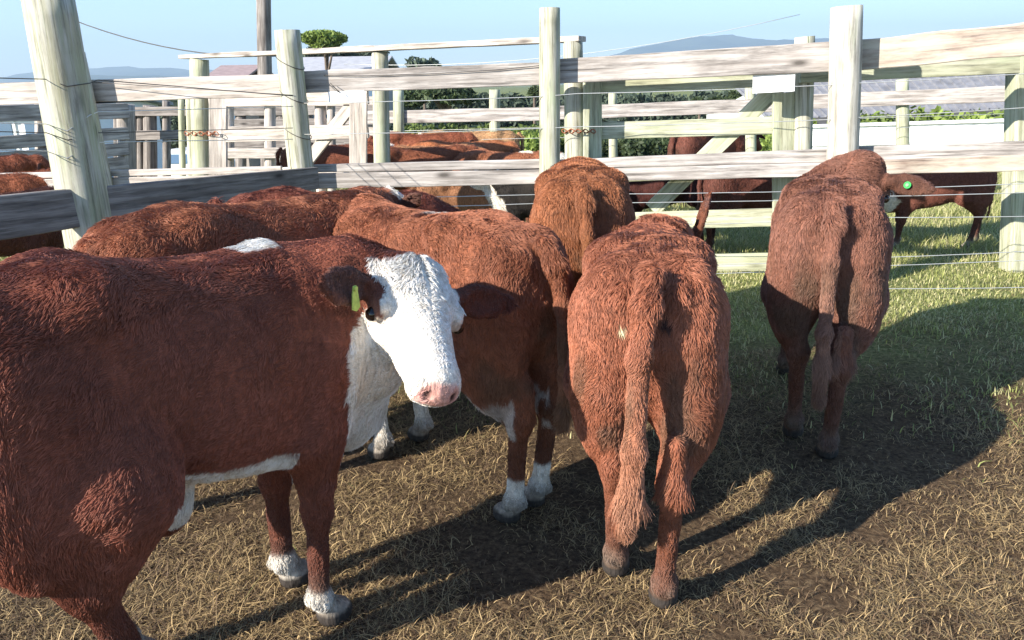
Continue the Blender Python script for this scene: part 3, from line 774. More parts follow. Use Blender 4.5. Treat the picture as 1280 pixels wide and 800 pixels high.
for i, (x, t_, b_, w) in enumerate(((896, 121, 130, 24), (915, 115, 130, 22), (932, 112, 130, 24), (875, 123, 131, 20))):
    tree('leafy_tree', ['low bushy far tree, second from left in the row over the hills', 'taller far tree third from left in the row over the hills', 'tallest far tree beside the white painted board', 'lowest far tree at the left end of the row over the hills'][i], x, t_, b_, w, 60, DG, 1200, 'round', group='far trees beyond the gate', lobes=5, leaf=.2)
def hedge(label, px0, px1, y0, y1, ybot, Y, cols, n, leaf, lob=14, bump=.5):
    a = P(px0, y0, Y); b = P(px1, y1, Y); gz = min(float(ground_z(a.x, Y)), float(ground_z(b.x, Y)))
    t = empty('hedge', ((a.x + b.x) / 2, Y, gz)); tag(t, label, 'hedge'); C_ = []; Rr = []
    for i in range(lob):
        f = (i + .5) / lob; x = a.x + (b.x - a.x) * f; top = a.z + (b.z - a.z) * f; h = top - gz; w = (b.x - a.x) / lob
        for q in range(2):
            C_.append((x + rng.normal() * w * .3, Y + rng.normal() * .3, gz + h * (.3 + .4 * q))); Rr.append((w * .95, .9, h * .32 * (1 + rng.uniform(-bump, bump) * .35)))
    leaf_cloud('foliage', C_, Rr, n, leaf, cols, t)
hedge('green leafy hedge behind the next pen, left of the middle post', 500, 700, 157, 160, 200, 19, MG, 26000, .055)
hedge('dark green hedge seen under the green gate boards', 745, 858, 171, 172, 200, 17, DG, 16000, .05)
hedge('bright bushes low behind the left middle post', 590, 700, 168, 166, 210, 17.5, LG, 9000, .06, 7)
hedge('yellow-green hedge strip between the white wall and the shed', 930, 1420, 146, 134, 170, 30, LG, 22000, .13, 20)
hedge('bushes with yellow flowers by the braced gate stile', 920, 975, 162, 164, 190, 14, LG, 5000, .04, 5)
hedge('grey-green shrubs behind the middle rails', 480, 560, 152, 152, 190, 26, GG, 9000, .09, 8)
hedge('grey-green shelter trees beyond the old yards at the far left', -200, 330, 117, 114, 160, 48, GG, 16000, .22, 22)
hedge('low grey-green scrub at the foot of the hills', 400, 1000, 121, 116, 150, 95, GG, 24000, .5, 26)
# ================================================================== CATTLE
class Field:
    """signed distance on a grid, parts blended smoothly together"""
    def __init__(s, lo, hi, h):
        s.h = h; s.lo = np.array(lo, float); s.n = np.ceil((np.array(hi) - s.lo) / h).astype(int) + 1
        s.D = np.full(tuple(s.n), 1.0, dtype=np.float32)
        s.ax = [s.lo[i] + h * np.arange(s.n[i]) for i in range(3)]
    def reg(s, lo, hi):
        a = np.clip(((np.array(lo) - s.lo) / s.h).astype(int), 0, s.n - 1); b = np.clip(((np.array(hi) - s.lo) / s.h).astype(int) + 2, 1, s.n)
        sl = tuple(slice(a[i], max(b[i], a[i] + 1)) for i in range(3))
        X, Y, Z = np.meshgrid(s.ax[0][sl[0]], s.ax[1][sl[1]], s.ax[2][sl[2]], indexing='ij')
        return sl, np.stack([X, Y, Z], -1)
    def add(s, lo, hi, f, k=.04, mode='u'):
        pad = k + .03
        sl, Pt = s.reg(np.array(lo) - pad, np.array(hi) + pad)
        d = f(Pt); a = s.D[sl]
        if mode == 'u':
            hh = np.maximum(k - np.abs(a - d), 0) / k; s.D[sl] = np.minimum(a, d) - hh * hh * k * .25
        else:
            d = -d; hh = np.maximum(k - np.abs(a - d), 0) / k; s.D[sl] = np.maximum(a, d) + hh * hh * k * .25
    def cone(s, a, b, ra, rb, k=.04, mode='u', squash=None):
        a = np.array(a, float); b = np.array(b, float); ba = b - a; bb = ba @ ba
        def f(p):
            t = np.clip(((p - a) @ ba) / bb, 0, 1); q = p - a - t[..., None] * ba
            r = ra + (rb - ra) * t
            if squash is not None:
                ax, sc = squash; ax = np.array(ax, float); comp = q @ ax; q = q + (comp * (1 / sc - 1))[..., None] * ax
            return np.linalg.norm(q, axis=-1) - r
        m = max(ra, rb) * (1.0 if squash is None else max(1.0, squash[1]))
        s.add(np.minimum(a, b) - m, np.maximum(a, b) + m, f, k, mode)
    def chain(s, pts, rs, k=.04, mode='u', squash=None):
        for i in range(len(pts) - 1): s.cone(pts[i], pts[i + 1], rs[i], rs[i + 1], k, mode, squash)
    def ell(s, c, r, Rm=None, k=.04, mode='u'):
        c = np.array(c, float); r = np.array(r, float); Rm = np.eye(3) if Rm is None else np.array(Rm, float)   # columns are the axes
        def f(p):
            q = (p - c) @ Rm; k0 = np.linalg.norm(q / r, axis=-1); k1 = np.linalg.norm(q / (r * r), axis=-1)
            return k0 * (k0 - 1) / np.maximum(k1, 1e-6)
        e = np.sqrt(((Rm * r) ** 2).sum(1)); s.add(c - e, c + e, f, k, mode)
    def mesh(s):
        D = s.D; nx, ny, nz = D.shape
        sg = D < 0
        c = np.zeros((nx - 1, ny - 1, nz - 1), np.int8)
        for a in (0, 1):
            for b in (0, 1):
                for d in (0, 1): c += sg[a:nx - 1 + a, b:ny - 1 + b, d:nz - 1 + d]
        act = (c > 0) & (c < 8); idx = np.argwhere(act); vid = np.full(act.shape, -1, np.int32); vid[act] = np.arange(len(idx))
        acc = np.zeros((len(idx), 3)); cnt = np.zeros(len(idx))
        corners = [(a, b, d) for a in (0, 1) for b in (0, 1) for d in (0, 1)]
        vals = {q: D[idx[:, 0] + q[0], idx[:, 1] + q[1], idx[:, 2] + q[2]].astype(float) for q in corners}
        for q in corners:
            for ax in range(3):
                if q[ax]: continue
                r = list(q); r[ax] = 1; r = tuple(r); va, vb = vals[q], vals[r]
                m = (va < 0) != (vb < 0); t = np.where(m, va / np.where(m, va - vb, 1), 0)
                pt = np.array(q, float)[None, :].repeat(len(idx), 0); pt[:, ax] += t
                acc += pt * m[:, None]; cnt += m
        V = s.lo + (idx + acc / cnt[:, None]) * s.h
        Fs = []
        for ax in range(3):
            o = [i for i in range(3) if i != ax]
            sl0 = [slice(None)] * 3; sl1 = [slice(None)] * 3; sl0[ax] = slice(0, -1); sl1[ax] = slice(1, None)
            e = sg[tuple(sl0)] != sg[tuple(sl1)]; E = np.argwhere(e)
            E = E[(E[:, o[0]] > 0) & (E[:, o[1]] > 0) & (E[:, o[0]] < D.shape[o[0]] - 1) & (E[:, o[1]] < D.shape[o[1]] - 1)]
            def g(d0, d1):
                q = E.copy(); q[:, o[0]] -= d0; q[:, o[1]] -= d1; return vid[q[:, 0], q[:, 1], q[:, 2]]
            quad = np.stack([g(1, 1), g(0, 1), g(0, 0), g(1, 0)], 1)
            inside = sg[E[:, 0], E[:, 1], E[:, 2]]
            flip = inside if ax != 1 else ~inside
            quad = np.where(flip[:, None], quad, quad[:, ::-1]); Fs.append(quad)
        return V, np.concatenate(Fs)

TORSO = np.array([  # x, top, bottom, half width
 [-.045, .90, .86, .04], [-.02, 1.02, .74, .10], [.03, 1.085, .66, .155], [.10, 1.125, .62, .195], [.18, 1.145, .60, .218], [.28, 1.16, .60, .222], [.36, 1.16, .605, .215], [.46, 1.14, .595, .215],
 [.60, 1.125, .555, .238], [.74, 1.12, .53, .248], [.88, 1.125, .515, .235], [1.0, 1.135, .50, .205], [1.12, 1.12, .50, .17], [1.22, 1.06, .52, .13], [1.29, .97, .58, .08], [1.32, .86, .70, .02]])

def unit(v): v = np.array(v, float); return v / np.linalg.norm(v)

def calf_field(sp, h):
    poll = np.array(sp['poll']); u = unit(sp['u']); w = np.array(sp['w'], float); w = unit(w - (w @ u) * u); v = np.cross(w, u)
    H = np.stack([u, v, w], 1)                       # head axes as columns
    hs = sp.get('hs', 1.0); hw = sp.get('headw', 1.0)
    def hp(a, b, c): return poll + (H @ np.array([a, b, c])) * hs
    lo = np.array([-.22, -.34, -.01]); hi = np.array([1.42, .34, 1.30])
    for q in (hp(.45, 0, 0), hp(0, .32, .1), hp(0, -.32, .1), hp(0, .25, -.15), hp(0, -.25, -.15), poll):
        lo = np.minimum(lo, q - .13); hi = np.maximum(hi, q + .13)
    lo[2] = min(lo[2], -.01)
    F = Field(lo, hi, h)
    fat = sp.get('fat', 1.0)
    xs = TORSO[:, 0]
    def torso(p):
        x = np.clip(p[..., 0], xs[0], xs[-1]); zt = np.interp(x, xs, TORSO[:, 1]); zb = np.interp(x, xs, TORSO[:, 2]); ww = np.interp(x, xs, TORSO[:, 3]) * fat
        zc = (zt * .52 + zb * .48); rz = np.where(p[..., 2] > zc, zt - zc, zc - zb)
        e = 2.35
        q = (np.abs(p[..., 1]) / ww) ** e + (np.abs(p[..., 2] - zc) / np.maximum(rz, .02)) ** e
        d = (q ** (1 / e) - 1) * np.minimum(ww, rz) * .9
        return np.maximum(d, np.abs(p[..., 0] - x) - .002) if False else d + np.abs(p[..., 0] - x)
    F.add([-.06, -.30, .45], [1.34, .30, 1.2], torso, .05)
    legs = sp.get('legs', {})
    for side, sy in (('l', 1), ('r', -1)):
        dx, dy = legs.get('h' + side, (0, 0)); y = sy * .125
        hip = np.array([.17, sy * .105, .93]); stf = np.array([.27 + dx * .35, sy * .145, .66]); hock = np.array([-.005 + dx * .8, y + dy * .8, .435]); fet = np.array([.035 + dx, y + dy, .10])
        F.ell((.115, sy * .115, .84), (.155, .118 * fat, .27), None, .06)          # round of the thigh
        F.ell((.10 + dx * .2, sy * .125, .66), (.125, .095, .19), None, .06)
        F.cone(hip, stf, .12, .10, .06); F.ell((.30 + dx * .3, sy * .16, .70), (.07, .06, .10), None, .05)
        F.cone(stf - np.array([.06, 0, 0]), hock + np.array([.015, 0, .02]), .105 * sp.get('ham', 1), .046 * sp.get('ham', 1), .05)
        F.cone(hock + np.array([-.035, 0, .03]), hock + np.array([-.03, 0, .16]), .026, .03, .04)  # Achilles
        F.ell(hock, (.05, .037, .055), None, .03)
        F.cone(hock + np.array([.005, 0, -.02]), fet, .037, .033, .03, squash=((0, 1, 0), .85))
        foot = np.array([.07 + dx, y + dy, .04])
        F.ell(fet, (.040, .036, .04), None, .02); F.cone(fet, foot, .034, .04, .02)
        F.ell(foot + np.array([.012, 0, -.012]), (.062, .047, .042), None, .015)
        dx, dy = legs.get('f' + side, (0, 0)); y = sy * .12
        sh = np.array([1.08, sy * .12, .84]); el = np.array([.97 + dx * .1, sy * .135, .62]); kn = np.array([1.0 + dx * .6, y + dy * .6, .36]); fet = np.array([.99 + dx, y + dy, .10])
        F.ell((1.03, sy * .115, .86), (.14, .10, .22), None, .07)
        F.ell((1.15, sy * .09, .76), (.09, .07, .12), None, .06)
        F.cone(sh, el, .12, .095, .06); F.cone(el + np.array([.02, 0, .02]), kn + np.array([0, 0, .03]), .088, .047, .04)
        F.ell(kn, (.045, .043, .055), None, .03); F.cone(kn, fet, .037, .031, .025, squash=((0, 1, 0), .9))
        foot = np.array([1.025 + dx, y + dy, .04])
        F.ell(fet, (.037, .035, .038), None, .02); F.cone(fet, foot, .033, .039, .02)
        F.ell(foot + np.array([.012, 0, -.012]), (.060, .047, .042), None, .015)
        F.ell((.345, sy * .145 * fat, 1.08), (.09, .06, .05), None, .09)            # hook bone
        F.ell((.50, sy * .262 * fat, 1.06), (.10, .045, .06), None, .09, 's')       # hollow of the flank
        F.ell((.015, sy * .075, 1.015), (.045, .032, .04), None, .04)                 # pin bone
    F.cone((-.055, -.01, .93), (-.08, -.02, .6), .008, .035, .03, 's')                      # cleft between the thighs
    F.cone((-.10, 0, .70), (.12, 0, .50), .03, .05, .05, 's')
    F.ell((1.2, 0, .62), (.13, .095, .15), None, .06)                              # brisket
    if sp.get('fold'): F.ell((.52, .02, .51), (.10, .06, .10), None, .05)
    # neck
    n0 = np.array([1.08, 0, .90]); mid = n0 * .5 + hp(-.02, 0, -.04) * .5 + np.array([0, 0, sp.get('crest', .02)])
    back = hp(-.02, 0, -.05)
    F.chain([n0, mid, back], [.205, sp.get('neck', .142), .085 * hs ** .5], .07, squash=None)
    t0 = np.array([1.17, 0, .70]); t1 = hp(.07, 0, -.13); tm = (t0 + t1) / 2 + np.array([0, 0, -.03])
    F.chain([t0, tm, t1], [.12, .095, .06], .07)
    # head
    F.ell(hp(.055, 0, -.045), np.array([.115, .098 * hw, .095]) * hs, H, .03)
    F.ell(hp(.0, 0, .01), np.array([.055, .065 * hw, .045]) * hs, H, .04)
    F.cone(hp(.10, 0, -.055), hp(.33, 0, -.065), .084 * hs * hw ** .5, .054 * hs * hw ** .5, .04)
    F.ell(hp(.365, 0, -.075), np.array([.052, .066, .052]) * hs, H, .03)
    F.cone(hp(.07, 0, -.14), hp(.33, 0, -.115), .058 * hs, .036 * hs, .04)
    for sy in (-1, 1):
        F.ell(hp(.09, sy * .055, -.105), np.array([.095, .038, .075]) * hs, H, .03)
        F.ell(hp(.115, sy * .082 * hw, -.018), np.array([.038, .024, .022]) * hs, H, .02)
        F.ell(hp(.125, sy * .088 * hw, -.045), np.array([.030, .018, .022]) * hs, H, .02)
        F.ell(hp(.13, sy * (.114 * hw - (hw - 1) * .02), -.045), np.array([.024, .020, .015]) * hs, H, .008, 's')
        F.ell(hp(.41, sy * .038, -.062), np.array([.016, .014, .011]) * hs, H, .008, 's')
        # ear
        el, er, rr_ = sp.get('ears', (None, None, None))
        e = (el if sy > 0 else er) or (-.12, 1.0, -.12)          # direction in head axes (u, v*side, w)
        ed = unit(H @ np.array([e[0], e[1] * sy, e[2]])); et = sp.get('eartw', (.5, 0, .85))
        tw = sp['viewdir'] * (1 if et == 'in' else -1) if isinstance(et, str) else unit(H @ np.array(et))
        tw = unit(tw - (tw @ ed) * ed); sd = np.cross(ed, tw)
        A = np.stack([ed, sd, tw], 1); b0 = hp(.05, sy * .088 * hw, -.03)
        es = sp.get('earsize', 1.0)
        F.cone(b0, b0 + ed * .05 * hs, .032 * hs, .028 * hs, .02)
        droop = np.array([0, 0, -.012])
        F.chain([b0 + ed * q * hs * es + droop * i for i, q in enumerate((.03, .085, .135, .185, .228))], [r_ * hs * es for r_ in (.032, .047, .044, .028, .006)], .010, squash=(tw, .32))
        F.ell(b0 + ed * .115 * hs * es + tw * .024 * hs - np.array([0, 0, .02]), np.array([.078, .036, .020]) * hs * es, A, .008, 's')
        sp['ear_%s' % ('l' if sy > 0 else 'r')] = (b0, ed, sd, tw)
    F.cone(hp(.43, -.05, -.10), hp(.43, .05, -.10), .006, .006, .006, 's'); F.cone(hp(.42, -.07, -.105), hp(.33, -.075, -.10), .005, .004, .006, 's'); F.cone(hp(.42, .07, -.105), hp(.33, .075, -.10), .005, .004, .006, 's')
    # tail
    tl = sp.get('tail', [(-.035, 0, 1.09), (-.085, 0, 1.02), (-.095, 0, .88), (-.085, 0, .62), (-.08, 0, .38)])
    F.chain(tl, list(np.linspace(.031, sp.get('tailtip', .016), len(tl))), .03)
    for (x, y) in foot_xy(sp):
        for sy in (-1, 1): F.ell((x - .045, y + sy * .017, .095), (.014, .011, .017), None, .01)
    # cloven hooves: cut, and flatten the soles
    for (x, y) in [(p_[0], p_[1]) for p_ in foot_xy(sp)]:
        F.cone((x + .045, y, .0), (x + .09, y, .035), .005, .007, .006, 's')
    F.D = np.maximum(F.D, -(F.ax[2][None, None, :] - .002).astype(np.float32) * np.ones_like(F.D))
    return F, H, hs
def foot_xy(sp):
    legs = sp.get('legs', {}); o = []
    for side, sy in (('l', 1), ('r', -1)):
        dx, dy = legs.get('h' + side, (0, 0)); o.append((.045 + dx, sy * .125 + dy))
        dx, dy = legs.get('f' + side, (0, 0)); o.append((1.0 + dx, sy * .12 + dy))
    return o

RED = np.array([.26, .09, .045]); WHITE = np.array([.78, .70, .60])
def sstep(a, b, x):
    t = np.clip((x - a) / (b - a), 0, 1); return t * t * (3 - 2 * t)
def near_ear(p, sp, hs):
    m = np.zeros(len(p), bool)
    for sn in 'lr':
        b, ed, sd, tw = sp['ear_' + sn]; q = p - b; a = q @ ed
        m |= (a > .015 * hs) & (a < .30) & (np.abs(q @ sd) < .085) & (np.abs(q @ tw) < .06)
    return m
def coat_colour(p, sp, H, hs):
    seed = sp['seed']
    hq = ((p - np.array(sp['poll'])) @ H) / hs       # head coordinates
    red = np.array(sp.get('red', RED))
    nz = fbm(p, 3.0, seed, 3); nf = fbm(p, 14, seed + 5, 3)
    c = red * (1 + .32 * nz + .16 * nf)[:, None]
    # lower legs run darker, mostly shade put into the coat colour; tail runs lighter
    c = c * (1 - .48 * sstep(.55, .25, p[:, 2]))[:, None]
    tm = sstep(-.075, -.095, p[:, 0]) * sstep(.98, .7, p[:, 2]) * (np.abs(p[:, 1]) < .07)
    c = c * (1 + tm[:, None] * np.array([.35, .75, .9]) * (.5 + .5 * sstep(.7, .45, p[:, 2]))[:, None])
    wm = np.zeros(len(p)); n1 = fbm(p, 9, seed + 9, 3) * .03; n2 = fbm(p, 4, seed + 11, 3) * .05
    pat = sp.get('white', ())
    inhead = (np.abs(hq[:, 1]) < .128) & (hq[:, 0] > -.06) & (hq[:, 2] > -.30) & (hq[:, 0] < .46) & (hq[:, 2] < .10)
    inear = ((np.abs(hq[:, 1]) > .106 * sp.get('headw', 1)) | near_ear(p, sp, hs)) & (hq[:, 0] < .20) & (hq[:, 2] > -.16) & (np.abs(hq[:, 1]) < .33) & (np.abs(hq[:, 2]) < .2)
    if 'face' in pat:
        m = inhead & ~inear & (hq[:, 0] + n1 > sp.get('face0', -.035))
        wm = np.maximum(wm, m)
    if 'chest' in pat:      # throat, brisket and the front of the neck
        tt = np.clip((p[:, 0] - 1.02) / .3, 0, 1)
        m = sstep(.0, .012, (.70 + .16 * tt) + n2 - p[:, 2] - .0) * sstep(.0, .01, p[:, 0] - 1.115 + n1 - .25 * np.maximum(0, .7 - p[:, 2]) * 0)
        wm = np.maximum(wm, m * (p[:, 2] > .40))
        throat = (hq[:, 2] < -.13 + n1) & (hq[:, 0] > -.25) & (hq[:, 0] < .3) & (np.abs(hq[:, 1]) < .15) & (p[:, 0] > 1.05)
        wm = np.maximum(wm, throat)
    if 'belly' in pat:
        m = sstep(0, .012, sp.get('bellyz', .60) + n1 * 1.3 + n2 * .6 - p[:, 2]) * (p[:, 0] > .40) * (p[:, 0] < 1.12) * (p[:, 2] > .44)
        leg = (np.abs(p[:, 1]) > .085) & (p[:, 0] > .88) & (p[:, 0] < 1.12)
        wm = np.maximum(wm, m * ~leg)
    if 'crest' in pat:
        yl = np.interp(p[:, 0], [.92, 1.1, max(1.2, sp['poll'][0])], [.05, .03, sp['poll'][1] + .05])
        m = sstep(0, .012, .085 + n1 - np.abs(p[:, 1] - yl)) * (p[:, 0] > .90 + n2) * (p[:, 2] > .98) * (p[:, 0] < 1.13) * (hq[:, 0] < .02) * ~inear
        wm = np.maximum(wm, m)
    if 'socks' in pat:
        wm = np.maximum(wm, sstep(0, .015, sp.get('sock', .17) + n1 - p[:, 2]))
    if 'hocks' in pat:
        wm = np.maximum(wm, .6 * sstep(0, .02, .09 + n2 * 1.2 - np.abs(p[:, 2] - .45)) * (p[:, 0] > .0) * (p[:, 0] < .2) * (fbm(p, 18, seed + 2, 2) > -.1))
    if 'switch' in pat:
        wm = np.maximum(wm, (p[:, 0] < -.05) * (p[:, 2] < .45))
    ne_ = near_ear(p, sp, hs); wm = wm * ~ne_; c[ne_] *= .55
    white = WHITE * (1 + .10 * nf)[:, None]
    c = c * (1 - wm)[:, None] + white * wm[:, None]
    # dung and dust on the back of the thighs
    dg = sstep(.16, .02, p[:, 0]) * sstep(.30, .5, p[:, 2]) * sstep(.95, .75, p[:, 2]) * sstep(-.02, .35, fbm(p * np.array([1, 1, .5]), 10, seed + 33, 3)); c = c * (1 - .55 * dg)[:, None] + np.array([.10, .07, .045]) * (.55 * dg)[:, None]
    # muddy feet
    mud = sstep(.22, .02, p[:, 2]) * sstep(-.35, .35, fbm(p, 11, seed + 21, 3) + .15)
    mud = np.clip(mud + .35 * sstep(.26, .05, p[:, 2]), 0, 1); c = c * (1 - .8 * mud)[:, None] + np.array([.13, .10, .075]) * (.8 * mud)[:, None]
    hoof = sstep(.052, .044, p[:, 2] + n1 * .2); c = c * (1 - hoof)[:, None] + np.array([.045, .037, .032]) * hoof[:, None]
    if 'face' in pat or sp.get('pinknose'):
        nose = sstep(.392, .404, hq[:, 0] + n1 * .3 + .25 * np.maximum(0, .03 - np.abs(np.abs(hq[:, 1]) - .038))) * inhead * (hq[:, 2] > -.10)
        c = c * (1 - nose)[:, None] + np.array([.62, .33, .27]) * nose[:, None]
        for sy in (-1, 1):
            dn = np.linalg.norm((hq - np.array([.412, sy * .038, -.062])) / np.array([.018, .013, .016]), axis=1); mk = sstep(1.15, .7, dn) * inhead
            c = c * (1 - mk)[:, None] + np.array([.05, .02, .018]) * mk[:, None]
        mo = sstep(.007, .003, np.abs(hq[:, 2] + .102)) * (hq[:, 0] > .33) * inhead * .6; c = c * (1 - mo)[:, None] + np.array([.25, .13, .10]) * mo[:, None]
        rim = np.exp(-((hq[:, 0] - .13) ** 2 + (hq[:, 2] + .045) ** 2) / .030 ** 2) * (np.abs(hq[:, 1]) > .07)
        rr = np.clip(rim * .6, 0, .4) * (nf > -.9); c = c * (1 - rr)[:, None] + np.array([.32, .17, .12]) * rr[:, None]
    for sn in ('l', 'r'):        # bare inner ear
        if sn not in sp.get('bare', 'lr'): continue
        b, ed, sd, tw = sp['ear_' + sn]
        q = p - b; a = q @ ed / hs; s_ = q @ sd / hs; t_ = q @ tw / hs
        m = (a > .05) & (a < .21) & (np.abs(s_) < .040) & (t_ > -.004) & (np.abs(t_) < .06)
        c[m] = c[m] * .35 + np.array([.12, .060, .048]) * .65
    for (q, r, col) in sp.get('marks', ()):
        d = np.linalg.norm((p - np.array(q)) / np.array(r), axis=1) + fbm(p, 30, 3, 2) * .35
        m = sstep(1.05, .8, d); c = c * (1 - m)[:, None] + np.array(col) * m[:, None]
    return np.clip(c, .004, .95), wm, hq, inear

m_, nt_, b_ = new_mat('calf_hide')
a_ = nd(nt_, 'ShaderNodeAttribute', attribute_name='tint'); tc_ = nd(nt_, 'ShaderNodeTexCoord'); n_ = nd(nt_, 'ShaderNodeTexNoise'); n_.inputs['Scale'].default_value = 60; n_.inputs['Detail'].default_value = 4
mp_ = nd(nt_, 'ShaderNodeMapping'); mp_.inputs['Scale'].default_value = (1.6, 1.6, .45); nt_.links.new(tc_.outputs['Object'], mp_.inputs[0]); nt_.links.new(mp_.outputs[0], n_.inputs['Vector'])
r_ = ramp(nt_, n_.outputs['Fac'], [(.3, (.55, .55, .55)), (.7, (1.15, 1.15, 1.15))])
nt_.links.new(mixc(nt_, 1.0, a_.outputs['Color'], r_.outputs[0], 'MULTIPLY'), b_.inputs['Base Color'])
b_.inputs['Roughness'].default_value = .75; b_.inputs['Specular IOR Level'].default_value = .2
bp_ = nd(nt_, 'ShaderNodeBump'); bp_.inputs['Strength'].default_value = .6; bp_.inputs['Distance'].default_value = .008
nt_.links.new(n_.outputs['Fac'], bp_.inputs['Height']); nt_.links.new(bp_.outputs[0], b_.inputs['Normal'])
M_HIDE = m_
M_HAIR = attr_mat('calf_hair', 'tint', .55, .30)
M_EYE = simple_mat('eye', (.012, .007, .005), .08)

def hair(name, V, F, N, col, wm, hq, inear, sp, H, n, parent, voxel):
    """short winter coat: strands lie along the growth direction of the hide and gather in locks"""
    tri = np.concatenate([F[:, [0, 1, 2]], F[:, [0, 2, 3]]])
    A = V[tri[:, 0]]; B = V[tri[:, 1]]; C = V[tri[:, 2]]; ar = np.linalg.norm(np.cross(B - A, C - A), axis=1)
    cen = (A + B + C) / 3
    wgt = ar.copy()
    if sp.get('cull'):                                # strands are dense on the side that is seen
        nn = N[tri[:, 0]]; wgt = wgt * np.where(nn @ sp['viewdir'] > -.25, 1.0, .12)
    wgt = wgt * np.where(cen[:, 2] < .07, 0, 1)
    k = rng.choice(len(tri), n, p=wgt / wgt.sum()); r1 = np.sqrt(rng.random(n)); r2 = rng.random(n)
    wa, wb, wc = 1 - r1, r1 * (1 - r2), r1 * r2
    def I(X): return X[tri[k, 0]] * wa[:, None] + X[tri[k, 1]] * wb[:, None] + X[tri[k, 2]] * wc[:, None]
    p = I(V); nr = I(N); nr /= np.linalg.norm(nr, axis=1)[:, None]; c = I(col); hd = I(hq); ear = inear[tri[k, 0]]
    x, y, z = p.T
    f = np.stack([np.full(n, -.75), np.zeros(n), np.full(n, -.55)], 1)
    f[x < .12] = (-.1, 0, -1.0); f[z < .6] = (-.15, 0, -1.0)
    tl = (x < -.06) & (z < .98); f[tl] = (0, 0, -1.0)
    head = (np.linalg.norm(hd - np.array([.18, 0, -.05]), axis=1) < .30) & (x > .9)
    fh = (H @ np.array([.55, 0, .2]))[None, :] + (H[:, 1][None, :] * np.sign(hd[:, 1:2]) * .5)
    f = np.where(head[:, None], fh, f)
    neck = (x > 1.1) & ~head; f[neck] = (-.5, 0, -.8)
    # waves
    wv = sp.get('wave', .45)
    g = np.stack([fbm(p, 7, sp['seed'] + 40, 2), fbm(p, 7, sp['seed'] + 41, 2), fbm(p, 7, sp['seed'] + 42, 2)], 1)
    g2 = np.stack([noise3(p, 26, sp['seed'] + 50), noise3(p, 26, sp['seed'] + 51), noise3(p, 26, sp['seed'] + 52)], 1)
    cur = np.where(head, .9, 1.0)[:, None]
    f = f + np.where(tl, .35, 1)[:, None] * g * 1.2 * wv * cur + g2 * 1.1 * wv * cur + rng.normal(0, .12, (n, 3))
    f = f - (f * nr).sum(1)[:, None] * nr; f /= np.maximum(np.linalg.norm(f, axis=1), 1e-4)[:, None]
    ln = sp.get('hairlen', .030) * rng.uniform(.6, 1.25, n) * (1 + .35 * fbm(p, 5, 90, 2))
    ln = ln * np.where(head, np.where(hd[:, 0] < .12, 1.0, np.where(hd[:, 0] < .18, .5, .28)), 1) * np.where(z < .45, .6, 1) * np.where(ear, .35, 1)
    eyed = np.minimum(np.linalg.norm(hd - np.array([.13, .095 * sp.get('headw', 1), -.045]), axis=1), np.linalg.norm(hd - np.array([.13, -.095 * sp.get('headw', 1), -.045]), axis=1))
    ln = ln * np.where(eyed < .042, .22, 1) * np.where(head & (hd[:, 0] > .36), .35, 1)
    flank = (x > .30) & (x < 1.0) & (z > .6) & (z < 1.02); ln = ln * np.where(flank, .72, 1)
    ln = ln * np.where(tl, np.where(z > .62, .75, 1.2), 1) * np.where(tl & (z < .52), 2.2, 1) * np.where((z > 1.0) & (np.abs(y) < .1), 1.2, 1)
    ln = ln * np.where(wm[tri[k, 0]] > .5, np.where(neck | ((x > .8) & (z > 1)), 1.5, 1), 1)
    lift = rng.uniform(.18, .5, n) + .25 * np.where((z > 1.02) | neck, 1, 0)
    L_ = lift[:, None]
    p0 = p - nr * .002; p1 = p + (f * np.sqrt(1 - L_ ** 2) + nr * L_) * (ln * .4)[:, None]
    d2 = f * .96 + nr * (L_ * .35) + g2 * .25; p2 = p1 + d2 / np.linalg.norm(d2, axis=1)[:, None] * (ln * .35)[:, None]
    d3 = d2 + g2 * .35 - nr * .12 + np.array([0, 0, -.18]); p3 = p2 + d3 / np.linalg.norm(d3, axis=1)[:, None] * (ln * .30)[:, None]
    # locks: tips pulled to shared centres
    cs = .016; key = np.floor(p / cs + g2 * .35).astype(np.int64)
    jit = np.stack([_hash(key[:, 0], key[:, 1], key[:, 2], s) for s in (1, 2, 3)], 1)
    cen = (key + .2 + .6 * jit) * cs; off = (cen - p) * np.where(tl, .3, 1)[:, None]; off = off - (off * nr).sum(1)[:, None] * nr
    cl = sp.get('clump', .55)
    p2 = p2 + off * cl * .5; p3 = p3 + off * cl
    pts = np.stack([p0, p1, p2, p3], 1)
    bad = pts[:, 3, 2] < .005; pts[bad, :, 2] = np.maximum(pts[bad, :, 2], .005)
    lock = _hash(key[:, 0], key[:, 1], key[:, 2], 77)
    tone = (.80 + .40 * lock) * rng.uniform(.8, 1.2, n)
    c = c * tone[:, None]
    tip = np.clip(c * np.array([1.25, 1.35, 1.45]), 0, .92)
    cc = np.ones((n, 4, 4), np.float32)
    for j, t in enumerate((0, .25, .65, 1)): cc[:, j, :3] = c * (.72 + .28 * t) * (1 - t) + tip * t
    rad = np.array([1, .95, .7, .2])[None, :] * sp.get('hairw', .00085) * rng.uniform(.7, 1.2, n)[:, None]
    s = sp['s']
    hc = bpy.data.hair_curves.new(name); hc.add_curves([4] * n)
    hc.attributes['position'].data.foreach_set('vector', (pts * s).astype(np.float32).ravel())
    ra = hc.attributes.get('radius') or hc.attributes.new('radius', 'FLOAT', 'POINT'); ra.data.foreach_set('value', rad.astype(np.float32).ravel())
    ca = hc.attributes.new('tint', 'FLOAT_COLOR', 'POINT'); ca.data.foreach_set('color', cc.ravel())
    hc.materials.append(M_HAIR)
    o = bpy.data.objects.new(name, hc); COL.objects.link(o); o.parent = parent
    return o

